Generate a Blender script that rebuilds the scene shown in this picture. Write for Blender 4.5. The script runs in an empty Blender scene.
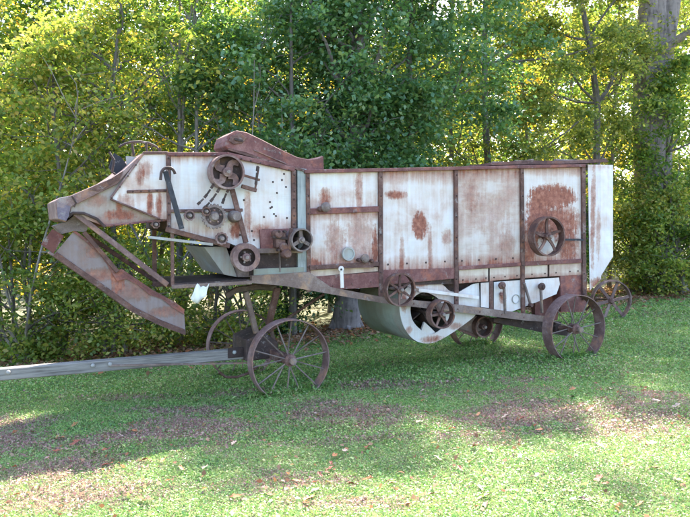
import bpy, bmesh, math, random
import numpy as np
from mathutils import Vector, Matrix
random.seed(7); rng = np.random.default_rng(11)
R = math.radians
sc = bpy.context.scene
COL = sc.collection

# ------------------------------------------------------------------ camera
F, CX, CY, HZ, CH = 750.0, 345.0, 258.5, 226.0, 1.70
PITCH = math.atan((CY - HZ) / F)
cam_d = bpy.data.cameras.new('camera'); cam = bpy.data.objects.new('camera', cam_d); COL.objects.link(cam)
cam_d.sensor_width = 36; cam_d.lens = 36 * F / 690; cam_d.clip_end = 600; cam_d.clip_start = .05
cam.location = (0, 0, CH); cam.rotation_euler = (R(90) - PITCH, 0, 0)
sc.camera = cam
CP = Vector((0, 0, CH))
def ray(px, py):
    v = Vector(((px - CX) / F, 1.0, -(py - CY) / F))
    c, s = math.cos(-PITCH), math.sin(-PITCH)
    return Vector((v.x, v.y * c - v.z * s, v.y * s + v.z * c))
def gz(x, y):
    """gentle slope of the lawn"""
    dx = np.clip(x + .553, -12, 16); dy = np.clip(y - 7.41, -9, 16)
    return .043 * dx - .027 * dy + .018 * np.sin(x * 1.3 + .5) * np.sin(y * .9) + .012 * np.sin(x * 2.9 + y * 2.1)
def on_ground(px, py):
    d = ray(px, py); t = 1.0
    for _ in range(60):
        p = CP + d * t; t += (p.z - float(gz(p.x, p.y))) / max(.02, -d.z) * .6
    p = CP + d * t
    return p
# machine frame: x along the machine, y inward from the near wheels, z up
MO = Vector((-.553, 7.41, 0)); TH = R(25)
U = Vector((math.cos(TH), math.sin(TH), 0)); N = Vector((-math.sin(TH), math.cos(TH), 0))
def L(px, py, off=.2):
    d = ray(px, py); t = (off - (CP - MO).dot(N)) / d.dot(N)
    p = CP + d * t - MO
    return Vector((p.dot(U), off, p.z))
def scale_at(px, py, off=.2):
    l = L(px, py, off); w = MO + U * l.x + N * l.y
    return w.y / F                      # metres in one photo pixel there

# ------------------------------------------------------------------ materials
def mat(name):
    m = bpy.data.materials.new(name); m.use_nodes = True
    nt = m.node_tree; nt.nodes.clear()
    out = nt.nodes.new('ShaderNodeOutputMaterial')
    return m, nt, out
def nd(nt, t, **kw):
    n = nt.nodes.new(t)
    for k, v in kw.items():
        if isinstance(v, (int, float, str, bool)) and hasattr(n, k): setattr(n, k, v)
        else: n.inputs[k].default_value = v
    return n
def noise(nt, vec, scale, detail=5, rough=.6, dist=0):
    n = nt.nodes.new('ShaderNodeTexNoise'); n.inputs['Scale'].default_value = scale
    n.inputs['Detail'].default_value = detail; n.inputs['Roughness'].default_value = rough
    n.inputs['Distortion'].default_value = dist
    nt.links.new(vec, n.inputs['Vector']); return n.outputs['Fac']
def ramp(nt, fac, stops):
    r = nt.nodes.new('ShaderNodeValToRGB'); el = r.color_ramp.elements
    while len(el) > 1: el.remove(el[-1])
    for i, (p, c) in enumerate(stops):
        e = el[0] if i == 0 else el.new(p)
        e.position = p; e.color = (*c, 1) if len(c) == 3 else c
    nt.links.new(fac, r.inputs['Fac']); return r.outputs['Color']
def g(v): return (v, v, v)
def mixc(nt, fac, a, b, mode='MIX'):
    m = nt.nodes.new('ShaderNodeMix'); m.data_type = 'RGBA'; m.blend_type = mode
    for s, v in ((0, fac), (6, a), (7, b)):
        if isinstance(v, tuple): m.inputs[s].default_value = (*v, 1)[:4]
        elif isinstance(v, (int, float)): m.inputs[s].default_value = v
        else: nt.links.new(v, m.inputs[s])
    return m.outputs[2]
def math_n(nt, op, a, b=None, clamp=False):
    m = nt.nodes.new('ShaderNodeMath'); m.operation = op; m.use_clamp = clamp
    for i, v in enumerate((a, b)):
        if v is None: continue
        if isinstance(v, (int, float)): m.inputs[i].default_value = v
        else: nt.links.new(v, m.inputs[i])
    return m.outputs[0]
def mapping(nt, vec, scale=(1, 1, 1), loc=(0, 0, 0)):
    m = nt.nodes.new('ShaderNodeMapping'); m.inputs['Scale'].default_value = scale; m.inputs['Location'].default_value = loc
    nt.links.new(vec, m.inputs['Vector']); return m.outputs['Vector']
def bsdf(nt, out, col, rough=.7, metal=0.0, bump=None, bstr=.3, bdist=.01):
    p = nt.nodes.new('ShaderNodeBsdfPrincipled')
    if isinstance(col, tuple): p.inputs['Base Color'].default_value = (*col, 1)
    else: nt.links.new(col, p.inputs['Base Color'])
    if isinstance(rough, (int, float)): p.inputs['Roughness'].default_value = rough
    else: nt.links.new(rough, p.inputs['Roughness'])
    p.inputs['Metallic'].default_value = metal
    if bump is not None:
        b = nt.nodes.new('ShaderNodeBump'); b.inputs['Strength'].default_value = bstr; b.inputs['Distance'].default_value = bdist
        nt.links.new(bump, b.inputs['Height']); nt.links.new(b.outputs[0], p.inputs['Normal'])
    nt.links.new(p.outputs[0], out.inputs['Surface']); return p

def rust_mat(name, dark=(.035, .018, .016), mid=(.115, .055, .045), lite=(.26, .155, .13), scale=7.0, rough=.75):
    m, nt, out = mat(name); tc = nd(nt, 'ShaderNodeTexCoord').outputs['Object']
    n1 = noise(nt, tc, scale, 8, .68); n2 = noise(nt, tc, scale * 9, 4, .7); n3 = noise(nt, tc, scale * .35, 4, .6)
    f = math_n(nt, 'ADD', math_n(nt, 'MULTIPLY', n1, .5), math_n(nt, 'ADD', math_n(nt, 'MULTIPLY', n2, .22), math_n(nt, 'MULTIPLY', n3, .28)))
    c = ramp(nt, f, [(.34, dark), (.5, mid), (.64, lite)])
    n4 = noise(nt, mapping(nt, tc, (1, 1, 1), (5, 2, 7)), scale * .8, 7, .72); n5 = noise(nt, mapping(nt, tc, (1, 1, 1), (1, 9, 3)), scale * 1.6, 7, .75)
    c = mixc(nt, math_n(nt, 'MULTIPLY', math_n(nt, 'SUBTRACT', n4, .53), 6.0, True), c, tuple(min(1, q) for q in (mid[0] * 2.0, mid[1] * 1.75, mid[2] * 1.2)))
    c = mixc(nt, math_n(nt, 'MULTIPLY', math_n(nt, 'SUBTRACT', n5, .58), 7.0, True), c, (.30, .27, .26))
    c = mixc(nt, math_n(nt, 'MULTIPLY', math_n(nt, 'SUBTRACT', .40, n5), 8.0, True), c, dark)
    bsdf(nt, out, c, rough, 0, n2, .45, .005); return m
def panel_mat(name, patches=(), rust=.5, seed=0, edges=None, pale=(.75, .745, .765), grid=.35):
    """faded galvanised sheet with vertical run marks, a brushed weave and rust patches of their own shape
       patches: (x, z, rx, rz, strength) in machine coordinates; edges: rust creeping from z value (z, reach)"""
    m, nt, out = mat(name); tc = nd(nt, 'ShaderNodeTexCoord').outputs['Object']
    sp = nt.nodes.new('ShaderNodeSeparateXYZ'); nt.links.new(tc, sp.inputs[0])
    o = (seed * 3.7, seed * 1.3, seed * 2.1)
    big = noise(nt, mapping(nt, tc, (1, 1, 1), o), 2.6, 6, .62, .3)
    streak = noise(nt, mapping(nt, tc, (9, 9, .8), o), 1.6, 6, .7)
    runs = noise(nt, mapping(nt, tc, (30, 30, 1.4), o), 1.0, 3, .6)
    fine = noise(nt, tc, 60, 4, .7)
    weave = noise(nt, mapping(nt, tc, (5, 5, 60), o), 1.0, 3, .6)
    mask = math_n(nt, 'ADD', math_n(nt, 'MULTIPLY', big, .56), math_n(nt, 'MULTIPLY', streak, .24))
    mask = math_n(nt, 'ADD', mask, math_n(nt, 'MULTIPLY', runs, .14))
    mask = math_n(nt, 'ADD', mask, math_n(nt, 'MULTIPLY', fine, .14))
    mask = math_n(nt, 'ADD', mask, math_n(nt, 'MULTIPLY', weave, .08 * grid * 2))
    th = -.508 + (rust - .5) * .24
    mask = math_n(nt, 'ADD', mask, th)                      # about -.2 .. .2
    dn = math_n(nt, 'ADD', math_n(nt, 'MULTIPLY', noise(nt, mapping(nt, tc, (1, 1, 1), o), 16, 8, .78), .6), math_n(nt, 'MULTIPLY', noise(nt, mapping(nt, tc, (45, 45, 4), o), 1, 5, .7), .4))
    for (x, z, rx, rz, st) in patches:
        dx = math_n(nt, 'DIVIDE', math_n(nt, 'SUBTRACT', sp.outputs[0], x), rx)
        dz = math_n(nt, 'DIVIDE', math_n(nt, 'SUBTRACT', sp.outputs[2], z), rz)
        d = math_n(nt, 'ADD', math_n(nt, 'MULTIPLY', dx, dx), math_n(nt, 'MULTIPLY', dz, dz))
        d = math_n(nt, 'ADD', d, math_n(nt, 'MULTIPLY', math_n(nt, 'SUBTRACT', dn, .5), 4.2))
        v = math_n(nt, 'MULTIPLY', math_n(nt, 'SUBTRACT', 1.0, d, True), .55 * st)
        mask = math_n(nt, 'ADD', mask, v)
    for (z, reach, st) in (edges or ()):
        a = math_n(nt, 'ABSOLUTE', math_n(nt, 'SUBTRACT', sp.outputs[2], z))
        v = math_n(nt, 'SUBTRACT', 1.0, math_n(nt, 'DIVIDE', a, reach), True)
        mask = math_n(nt, 'ADD', mask, math_n(nt, 'MULTIPLY', math_n(nt, 'MULTIPLY', v, runs), st))
    f1 = math_n(nt, 'MULTIPLY', math_n(nt, 'ADD', mask, .065), 4.6, True)
    f2 = math_n(nt, 'MULTIPLY', math_n(nt, 'SUBTRACT', mask, .075), 2.6, True)
    zinc = ramp(nt, math_n(nt, 'ADD', math_n(nt, 'MULTIPLY', weave, .45), math_n(nt, 'MULTIPLY', big, .55)), [(.3, tuple(c * .82 for c in pale)), (.62, pale)])
    kk = min(1, sum(pale) / 2.46) ** 1.1; stain = ramp(nt, fine, [(.3, (.46 * kk, .29 * kk, .22 * kk)), (.7, (.70 * kk, .54 * kk, .46 * kk))])
    rustc = ramp(nt, noise(nt, tc, 22, 6, .7), [(.3, (.15, .055, .042)), (.5, (.29, .105, .07)), (.7, (.42, .19, .13))])
    c = mixc(nt, math_n(nt, 'MULTIPLY', f1, .8), zinc, stain); c = mixc(nt, f2, c, rustc)
    lowf = noise(nt, mapping(nt, tc, (1, 1, 1), o), 3.2, 2, .5)
    rg = math_n(nt, 'ADD', .45, math_n(nt, 'MULTIPLY', f2, .4))
    bsdf(nt, out, c, rg, 0.0, math_n(nt, 'ADD', lowf, math_n(nt, 'MULTIPLY', fine, .03)), .8, .05); return m
M = {}
M['rust'] = rust_mat('rusty_iron')
M['rustred'] = rust_mat('red_rust', (.07, .026, .028), (.17, .065, .06), (.30, .155, .14), 6)
M['rustdark'] = rust_mat('dark_rust', (.02, .014, .013), (.045, .026, .024), (.10, .06, .055), 8)
M['mauve'] = rust_mat('mauve_painted_iron', (.075, .038, .036), (.18, .105, .098), (.36, .26, .24), 5)
M['greyiron'] = rust_mat('grey_brown_iron', (.08, .06, .055), (.17, .125, .115), (.30, .25, .23), 9)
M['bluesteel'] = rust_mat('blue_black_steel', (.012, .013, .018), (.025, .027, .037), (.06, .06, .075), 9, .75)
M['brownbeam'] = rust_mat('brown_weathered_beam', (.10, .062, .052), (.20, .135, .115), (.33, .26, .225), 6)
M['galv'] = panel_mat('grey_galvanised', (), .35, 4, None, (.40, .43, .43))
M['galvgreen'] = panel_mat('green_grey_sheet', (), .45, 6, None, (.27, .31, .27))
M['white'] = panel_mat('whitewashed_sheet', (), .44, 9, None, (.80, .80, .80))
def wood_mat(name, a, b, sc_=(2, 30, 30)):
    m, nt, out = mat(name); tc = nd(nt, 'ShaderNodeTexCoord').outputs['Object']
    n = noise(nt, mapping(nt, tc, sc_), 1.5, 8, .7, .4); n2 = noise(nt, mapping(nt, tc, (1.2, 4, 4)), 2, 4, .6)
    f = math_n(nt, 'ADD', math_n(nt, 'MULTIPLY', n, .7), math_n(nt, 'MULTIPLY', n2, .3))
    bsdf(nt, out, ramp(nt, f, [(.36, a), (.52, b), (.68, tuple(min(1, c * 1.25) for c in b))]), .85, 0, n, .5, .004); return m
M['oldwood'] = wood_mat('weathered_grey_wood', (.10, .088, .08), (.27, .245, .225), (1.4, 46, 46))
M['postwood'] = wood_mat('grey_board', (.17, .19, .19), (.33, .36, .36), (30, 30, 2))
M['bark'] = wood_mat('bark_grey', (.055, .046, .040), (.15, .13, .115), (14, 14, 2))
M['barkbig'] = wood_mat('bark_big_grey', (.07, .06, .062), (.24, .21, .215), (10, 10, 1.2))
M['barkpale'] = wood_mat('bark_pale_grey', (.08, .065, .062), (.23, .195, .19), (9, 9, 1.0))
M['twig'] = wood_mat('twig_bark', (.11, .09, .08), (.24, .21, .19), (14, 14, 3))

def leaf_mat(name, cols, transl=.45, rough=.5, spec=.25, vary_noise=.5):
    """cols: list of stops over random value; translucent leaf"""
    m, nt, out = mat(name); geo = nd(nt, 'ShaderNodeNewGeometry'); tc = nd(nt, 'ShaderNodeTexCoord').outputs['Object']
    n = noise(nt, tc, .9, 3, .6)
    oi = nd(nt, 'ShaderNodeObjectInfo').outputs['Random']
    f = math_n(nt, 'ADD', math_n(nt, 'MULTIPLY', geo.outputs['Random Per Island'], .55), math_n(nt, 'MULTIPLY', n, vary_noise))
    f = math_n(nt, 'ADD', f, math_n(nt, 'MULTIPLY', oi, .12))
    c = ramp(nt, f, cols)
    d = nt.nodes.new('ShaderNodeBsdfDiffuse'); nt.links.new(c, d.inputs['Color'])
    t = nt.nodes.new('ShaderNodeBsdfTranslucent')
    tcol = mixc(nt, 1.0, c, (1.9, 1.8, .85), 'MULTIPLY'); nt.links.new(tcol, t.inputs['Color'])
    gl = nt.nodes.new('ShaderNodeBsdfGlossy'); gl.inputs['Roughness'].default_value = rough; gl.inputs['Color'].default_value = (.8, .85, .9, 1)
    a = nt.nodes.new('ShaderNodeMixShader'); a.inputs[0].default_value = transl
    nt.links.new(d.outputs[0], a.inputs[1]); nt.links.new(t.outputs[0], a.inputs[2])
    b = nt.nodes.new('ShaderNodeMixShader'); b.inputs[0].default_value = spec * .10
    nt.links.new(a.outputs[0], b.inputs[1]); nt.links.new(gl.outputs[0], b.inputs[2])
    nt.links.new(b.outputs[0], out.inputs['Surface']); return m
LM = {
 'maple': leaf_mat('leaves_yellow_green', [(.2, (.08, .14, .035)), (.45, (.15, .23, .05)), (.64, (.24, .30, .07)), (.82, (.42, .39, .11)), (.93, (.36, .23, .10))], .5),
 'holly': leaf_mat('leaves_dark_green', [(.2, (.045, .12, .048)), (.5, (.085, .19, .075)), (.75, (.13, .24, .09)), (.92, (.24, .30, .09))], .36, .4, .6),
 'loose': leaf_mat('leaves_olive', [(.2, (0.072, 0.116, 0.036)), (.45, (0.145, 0.203, 0.058)), (.65, (0.246, 0.290, 0.087)), (.85, (0.406, 0.362, 0.131))], .5),
 'green': leaf_mat('leaves_mid_green', [(.2, (0.043, 0.102, 0.026)), (.5, (0.087, 0.167, 0.036)), (.75, (0.160, 0.246, 0.058)), (.92, (0.319, 0.319, 0.072))], .45),
 'gold': leaf_mat('leaves_gold', [(.2, (0.203, 0.174, 0.036)), (.5, (0.406, 0.319, 0.051)), (.75, (0.667, 0.493, 0.072)), (.92, (0.580, 0.290, 0.087))], .55),
}
# ------------------------------------------------------------------ mesh helpers
class MB:
    def __init__(s): s.v = []; s.f = []
    def add(s, vs, fs):
        o = len(s.v); s.v += [tuple(x) for x in vs]; s.f += [tuple(i + o for i in f) for f in fs]
    def prism(s, pts, y0, y1):
        """pts: list of (x,z) polygon, extruded along y"""
        n = len(pts); vs = [(p[0], y0, p[1]) for p in pts] + [(p[0], y1, p[1]) for p in pts]
        fs = [tuple(range(n)), tuple(range(2 * n - 1, n - 1, -1))] + [(i, i + n, (i + 1) % n + n, (i + 1) % n) for i in range(n)]
        s.add(vs, fs); return s
    def box(s, c, d):
        x, y, z = c; a, b, e = d[0] / 2, d[1] / 2, d[2] / 2
        return s.prism([(x - a, z - e), (x + a, z - e), (x + a, z + e), (x - a, z + e)], y - b, y + b)
    def bar(s, a, b, w, d, y=None):
        """flat bar in the xz plane from a to b; w in plane, d deep along y"""
        a = Vector(a); b = Vector(b); y0 = a.y if y is None else y
        t = Vector((b.x - a.x, 0, b.z - a.z)).normalized(); n = Vector((-t.z, 0, t.x)) * w / 2
        P = [a + n, a - n, b - n, b + n]
        vs = [(p.x, p.y, p.z) for p in P] + [(p.x, p.y + d, p.z) for p in P]
        s.add(vs, [(0, 1, 2, 3), (7, 6, 5, 4), (0, 4, 5, 1), (1, 5, 6, 2), (2, 6, 7, 3), (3, 7, 4, 0)]); return s
    def angle(s, a, b, w, t=.006, d=.03, side=1):
        """angle iron: a flat flange plus a leg along y"""
        s.bar(a, b, w, t)
        a = Vector(a); b = Vector(b); tt = Vector((b.x - a.x, 0, b.z - a.z)).normalized(); n = Vector((-tt.z, 0, tt.x)) * (w / 2 - t / 2) * side
        s.bar(a + n - Vector((0, d, 0)), b + n - Vector((0, d, 0)), t, d - .001); return s
    def tube(s, pts, r, k=8, cap=True):
        pts = [Vector(p) for p in pts]; rs = r if isinstance(r, (list, tuple)) else [r] * len(pts)
        base = len(s.v); ref = None
        for i, p in enumerate(pts):
            t = (pts[min(i + 1, len(pts) - 1)] - pts[max(i - 1, 0)]).normalized()
            if ref is None: ref = Vector((0, 0, 1)) if abs(t.z) < .9 else Vector((1, 0, 0))
            u = t.cross(ref).normalized(); w = u.cross(t).normalized(); ref = w
            for j in range(k):
                an = 2 * math.pi * j / k
                s.v.append(tuple(p + (u * math.cos(an) + w * math.sin(an)) * rs[i]))
        for i in range(len(pts) - 1):
            for j in range(k):
                a = base + i * k + j; b = base + i * k + (j + 1) % k
                s.f.append((a, b, b + k, a + k))
        if cap:
            s.f.append(tuple(base + j for j in range(k))[::-1]); e = base + (len(pts) - 1) * k
            s.f.append(tuple(e + j for j in range(k)))
        return s
    def lathe(s, prof, c=(0, 0, 0), k=40, closed=True):
        """prof: (radius, y) points; revolved about the y axis"""
        base = len(s.v); n = len(prof)
        for j in range(k):
            a = 2 * math.pi * j / k
            for (r, y) in prof: s.v.append((c[0] + r * math.cos(a), c[1] + y, c[2] + r * math.sin(a)))
        m = n if closed else n - 1
        for j in range(k):
            for i in range(m):
                a = base + j * n + i; b = base + j * n + (i + 1) % n; j2 = (j + 1) % k
                s.f.append((a, b, base + j2 * n + (i + 1) % n, base + j2 * n + i))
        return s
    def disc(s, r, y0, y1, c=(0, 0, 0), k=28):
        vs = []
        for y in (y0, y1):
            for j in range(k):
                a = 2 * math.pi * j / k; vs.append((c[0] + r * math.cos(a), c[1] + y, c[2] + r * math.sin(a)))
        s.add(vs, [tuple(range(k)), tuple(range(2 * k - 1, k - 1, -1))] + [(j, j + k, (j + 1) % k + k, (j + 1) % k) for j in range(k)]); return s
    def dome(s, c, r, h, axis_y=-1):
        k = 8; vs = []
        for (rr, hh) in ((r, 0), (r * .72, h * .7)):
            for j in range(k):
                a = 2 * math.pi * j / k; vs.append((c[0] + rr * math.cos(a), c[1] + axis_y * hh, c[2] + rr * math.sin(a)))
        vs.append((c[0], c[1] + axis_y * h, c[2]))
        s.add(vs, [(j, (j + 1) % k, (j + 1) % k + k, j + k) for j in range(k)] + [(j + k, (j + 1) % k + k, 2 * k) for j in range(k)]); return s
    def build(s, name, m, parent=None, loc=None, smooth=False, bevel=0, label=None):
        me = bpy.data.meshes.new(name); me.from_pydata(s.v, [], s.f); me.validate()
        bm = bmesh.new(); bm.from_mesh(me); bmesh.ops.recalc_face_normals(bm, faces=bm.faces); bm.to_mesh(me); bm.free()
        me.materials.append(m)
        if smooth:
            me.shade_smooth()
            try: me.set_sharp_from_angle(angle=R(40))
            except Exception: pass
        o = bpy.data.objects.new(name, me); COL.objects.link(o)
        if parent is not None: o.parent = parent
        if loc is not None: o.location = loc
        if bevel:
            b = o.modifiers.new('bevel', 'BEVEL'); b.width = bevel; b.segments = 1; b.limit_method = 'ANGLE'
        if label: o['label'] = label
        return o
def thing(name, label, cat, loc=(0, 0, 0), rz=0, group=None):
    o = bpy.data.objects.new(name, None); COL.objects.link(o); o.location = loc; o.rotation_euler = (0, 0, rz)
    o['label'] = label; o['category'] = cat
    if group: o['group'] = group
    return o
def tag(o, label, cat, group=None):
    o['label'] = label; o['category'] = cat
    if group: o['group'] = group
    return o
def P2(pts, off=.2):
    return [(lambda l: (l.x, l.z))(L(a, b, off)) for a, b in pts]

# ------------------------------------------------------------------ the threshing machine
TM = thing('threshing_machine', 'old rusty whitewashed threshing machine on four spoked iron wheels with wooden tongue', 'threshing machine', MO, TH)
BW = 1.4                                                       # far face of the body
def px_patch(px, py, rx, ry, st=1.0, off=.2):
    l = L(px, py, off); k = scale_at(px, py, off); return (l.x, l.z, rx * k / .80, ry * k, st)
def panel(name, pts, m, off=.2, th=.008, parent=None, label=None, dent=0.0):
    poly = P2(pts, off)
    o = MB().prism(poly, off, off + th).build(name, m, parent or TM, label=label); return o
def zpx(px, py): return L(px, py).z
# --- body shell behind the sheets
shell = MB().prism(P2([(309, 173), (383, 172), (586, 167), (586, 276), (560, 276), (456, 284), (383, 286), (309, 291)]), .215, BW)
BODY = shell.build('body_box', M['rustdark'], TM)
# far side sheet
MB().prism(P2([(309, 174), (583, 168), (583, 275), (309, 288)]), BW + .002, BW + .01).build('far_side_sheet', M['galv'], TM)
pm = {}
pm[1] = panel_mat('sheet_upper_small', [px_patch(325, 200, 6, 14, .7), px_patch(359, 190, 4, 22, .6)], .36, 1, [(zpx(345, 210), .25, .25)])
pm[2] = panel_mat('sheet_lower_small', [px_patch(335, 240, 10, 22, .5), px_patch(362, 235, 14, 22, .42), px_patch(375, 245, 3, 24, .9), px_patch(315, 265, 6, 8, .7)], .52, 2, [(zpx(345, 264), .22, .6), (zpx(345, 214), .08, .5)])
pm[3] = panel_mat('sheet_patched', [px_patch(420, 226, 7.5, 15, 1.5), px_patch(396, 195, 11, 5, .9), px_patch(447, 237, 6, 9, .5), px_patch(402, 256, 3, 24, .5), px_patch(430, 250, 2.4, 26, .5)], .42, 3, [(zpx(420, 173), .14, .55), (zpx(420, 269), .16, .6)])
pm[4] = panel_mat('sheet_brown_weave', [px_patch(470, 195, 9, 18, .34), px_patch(490, 215, 25, 25, .20), px_patch(507, 245, 10, 15, .3)], .56, 5, [(zpx(490, 171), .14, .5), (zpx(490, 265), .14, .6)], (.71, .67, .65), .9)
pm[5] = panel_mat('sheet_red_patch', [px_patch(553, 196, 26, 13, 1.5), px_patch(538, 216, 13, 30, 1.3), px_patch(560, 222, 24, 20, 1.0), px_patch(568, 243, 14, 18, .8), px_patch(530, 240, 9, 26, 1.0)], .50, 7, [(zpx(560, 169), .1, .4), (zpx(560, 261), .16, .6)])
pm[6] = panel_mat('sheet_strip', [], .60, 8, [(zpx(490, 281), .08, .6)], (.74, .66, .56))
pm[7] = panel_mat('sheet_tail', [px_patch(591, 215, 3, 60, .6), px_patch(596, 235, 3, 30, .4), px_patch(595, 284, 8, 8, .8)], .26, 11, [(zpx(600, 167), .08, .2)], (.72, .73, .79))
pm[8] = panel_mat('sheet_front', [px_patch(248, 212, 4, 24, .5), px_patch(262, 232, 14, 8, .5), px_patch(236, 228, 6, 12, 1.0), px_patch(280, 160, 10, 3, .5)], .30, 13, [(zpx(220, 157), .10, .45), (zpx(220, 232), .2, .3)])
pm[9] = panel_mat('sheet_head', [px_patch(146, 170, 6, 10, .45), px_patch(150, 205, 3, 16, .9), px_patch(159, 205, 3, 16, .7), px_patch(125, 205, 8, 12, .5), px_patch(140, 175, 4, 12, .5)], .42, 15, [(zpx(150, 220), .10, .4)])
pm[10] = panel_mat('sheet_head_side', [px_patch(120, 215, 14, 6, .8), px_patch(96, 200, 10, 8, .35), px_patch(120, 205, 3, 12, .8)], .52, 17, [(zpx(120, 226), .10, .55)], (.44, .39, .37))
pm[11] = panel_mat('sheet_shoe', [px_patch(503, 297, 4, 8, .8)], .33, 19, None, (.80, .81, .84))
panel('side_sheet', [(309, 173), (380, 172), (380, 207), (309, 210)], pm[1], label='small upper whitewashed sheet')
panel('side_sheet', [(309, 213), (380, 211), (380, 263), (309, 268)], pm[2], label='rust streaked sheet below the middle rail')
panel('side_sheet', [(309, 269), (380, 267), (380, 271), (309, 277)], pm[6])
panel('side_sheet', [(382, 172), (456, 170), (456, 268), (382, 272)], pm[3], label='pale sheet with a round rust patch')
panel('side_sheet', [(458, 170), (522, 168.5), (522, 262.5), (458, 267)], pm[4], label='brown stained sheet')
panel('side_sheet', [(524, 168.5), (583, 167), (583, 259.5), (524, 262.5)], pm[5], label='sheet with a large red rust patch')
for q in ([(459, 270), (488, 268.2), (488, 281.2), (459, 283.5)], [(490, 268.2), (522, 266), (522, 278), (490, 281)],
          [(525, 266), (547.5, 264.5), (547.5, 276.5), (525, 278)], [(549.5, 264.5), (582, 262.5), (582, 274.5), (549.5, 276.5)]):
    panel('lower_sheet', q, pm[6], .2)
# tail hood: sheet that turns a little away at its outer half
tl = MB()
a = P2([(586, 165), (599, 165), (599, 279), (588, 290)]); tl.prism(a, .165, .172)
tl.build('tail_sheet', pm[7], TM)
t2 = MB(); p = [L(599, 165, .165), L(613, 165, .22), L(613, 256.5, .22), L(599, 279, .165)]
vs = [tuple(q) for q in p] + [(q.x, q.y + .008, q.z) for q in p]
t2.add(vs, [(0, 1, 2, 3), (7, 6, 5, 4), (0, 4, 5, 1), (1, 5, 6, 2), (2, 6, 7, 3), (3, 7, 4, 0)])
t2.build('tail_wing', pm[7], TM)
hoodtop = MB(); a = L(586, 164, .2); b = L(612, 164, .2)
hoodtop.box(((a.x + b.x) / 2, .83, a.z), (b.x - a.x, BW - .3, .01)); hoodtop.build('tail_roof', M['rust'], TM)
MB().prism(P2([(586, 165), (612, 166), (612, 256), (590, 288)]), BW - .02, BW - .01).build('far_tail_sheet', M['galv'], TM)
# red rust box under the tail
MB().prism(P2([(560.5, 276), (587, 274), (587, 304), (583, 312), (561, 312)]), .203, BW - .1).build('tail_box', M['rustred'], TM)
# sheet edges: top cap
k7 = .0101
def ang(name, p0, p1, wpx, off=.165, m='rust', side=1, d=.0, label=None):
    w = wpx * scale_at(*p0, off)
    mb = MB(); A = L(*p0, off); B = L(*p1, off)
    mb.bar(A, B, w, .034); return mb.build(name, M[m], TM, bevel=.004, label=label)
top = MB(); top.bar(L(305, 171.5, .15), L(586, 165.5, .15), 3.6 * k7, BW - .1); top.build('roof_rim', M['rustred'], TM, bevel=.004)
cap = MB(); cap.prism(P2([(489, 165.5), (489, 163), (525, 160.5), (560, 161.2), (604, 159), (606, 162), (586, 163.4)], .3), .26, BW - .2); cap.build('roof_lid', M['rust'], TM)
# leaf litter / bent scrap on the roof
for (x0, y0, x1, y1, r) in ((492, 162.5, 548, 162, .012), (555, 160.5, 601, 160.8, .02), (588, 161, 606, 159.5, .016), (515, 162, 533, 160.6, .02)):
    MB().tube([L(x0, y0, .34), L((x0 + x1) / 2, (y0 + y1) / 2 + .8, .38), L(x1, y1, .36)], r).build('roof_pipe', M['greyiron'], TM, smooth=True)
# vertical posts
for nm, xt, yt, xb, yb, w in (('post', 308, 173, 309.5, 292, 4.2), ('post', 381, 171.5, 381.5, 299, 4.6), ('post', 456.5, 170, 457.2, 307, 4.2),
                              ('post', 522.6, 168, 524, 319, 4.2), ('post', 584, 166.5, 585, 300, 4.6)):
    ang(nm, (xt, yt), (xb, yb), w, .168, 'rust')
ang('side_rail', (310, 211.5), (379, 209), 6, .172, 'rustred')
ang('side_rail', (310, 268), (379, 264), 4.6, .150, 'rust'); 
ang('side_rail', (459, 268.4), (521, 264.3), 3.6, .172, 'rustred'); ang('side_rail', (525, 264), (582, 260.8), 4.2, .172, 'rustred')
panel('lower_beam', [(383, 270), (455, 268), (455, 278.5), (383, 285)], M['rustred'], .182, .03)
panel('lower_beam', [(310, 277), (379, 272), (379, 287), (310, 291)], M['rustred'], .182, .03)
# shelf on rail
MB().box((L(345, 266, .16).x, .165, L(345, 266, .16).z - .016), (.66, .05, .012)).build('ledge', M['rust'], TM)
# long sill
panel('sill', [(330, 287), (385, 297.5), (458, 304.5), (525, 313.5), (545, 316), (549, 322), (525, 320.5), (458, 312), (385, 303.5), (330, 294)], M['brownbeam'], .15, .06)
panel('sill', [(252, 275.6), (309, 272), (330, 286.5), (330, 294), (285, 286), (252, 283)], M['brownbeam'], .153, .06)
MB().prism(P2([(252, 275.6), (309, 272), (330, 286.5), (549, 317), (549, 322), (330, 294), (285, 286), (252, 283)], .15), BW - .12, BW - .06).build('far_sill', M['rustdark'], TM)
# dark brake beam to the rear axle
panel('reach_beam', [(494, 318), (549, 322), (570, 330), (568, 336), (545, 333), (494, 322)], M['rustdark'], .3, .09)
# bolts
BOLT = {}
def bolts(pts, parent, off=.165, r=.011, m='rust'):
    for (x, y) in pts:
        key = (r, m)
        if key not in BOLT:
            BOLT[key] = MB().dome((0, 0, 0), r, .009).build('bolt', M[m], parent, loc=L(x, y, off))
        else:
            o = BOLT[key].copy(); COL.objects.link(o); o.parent = parent; o.location = L(x, y, off)
bolts([(388 + i * 19, 264.5 - i * 1.0) for i in range(4)] + [(462 + i * 17, 260.8 - i * .9) for i in range(4)], TM, .199, .012, 'rustdark')
bolts([(463, 280), (476, 279), (486, 278), (494, 277.5), (505, 276.6), (517, 275.7), (532, 274.3), (545, 273.5), (556, 272.7), (570, 271.5), (578, 271)], TM, .199, .010, 'rustdark')
bolts([(316, 288), (333, 286), (352, 284), (371, 282)], TM, .181, .010, 'rust')
bolts([(244, 200), (252, 231), (254, 240), (273, 182), (277, 193), (272, 207), (274, 214), (284, 174), (282, 180), (270, 202), (270.5, 208), (286, 187), (264, 217), (276, 216), (287, 218), (240, 235), (262, 234)], TM, .199, .011, 'rustdark')
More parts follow.
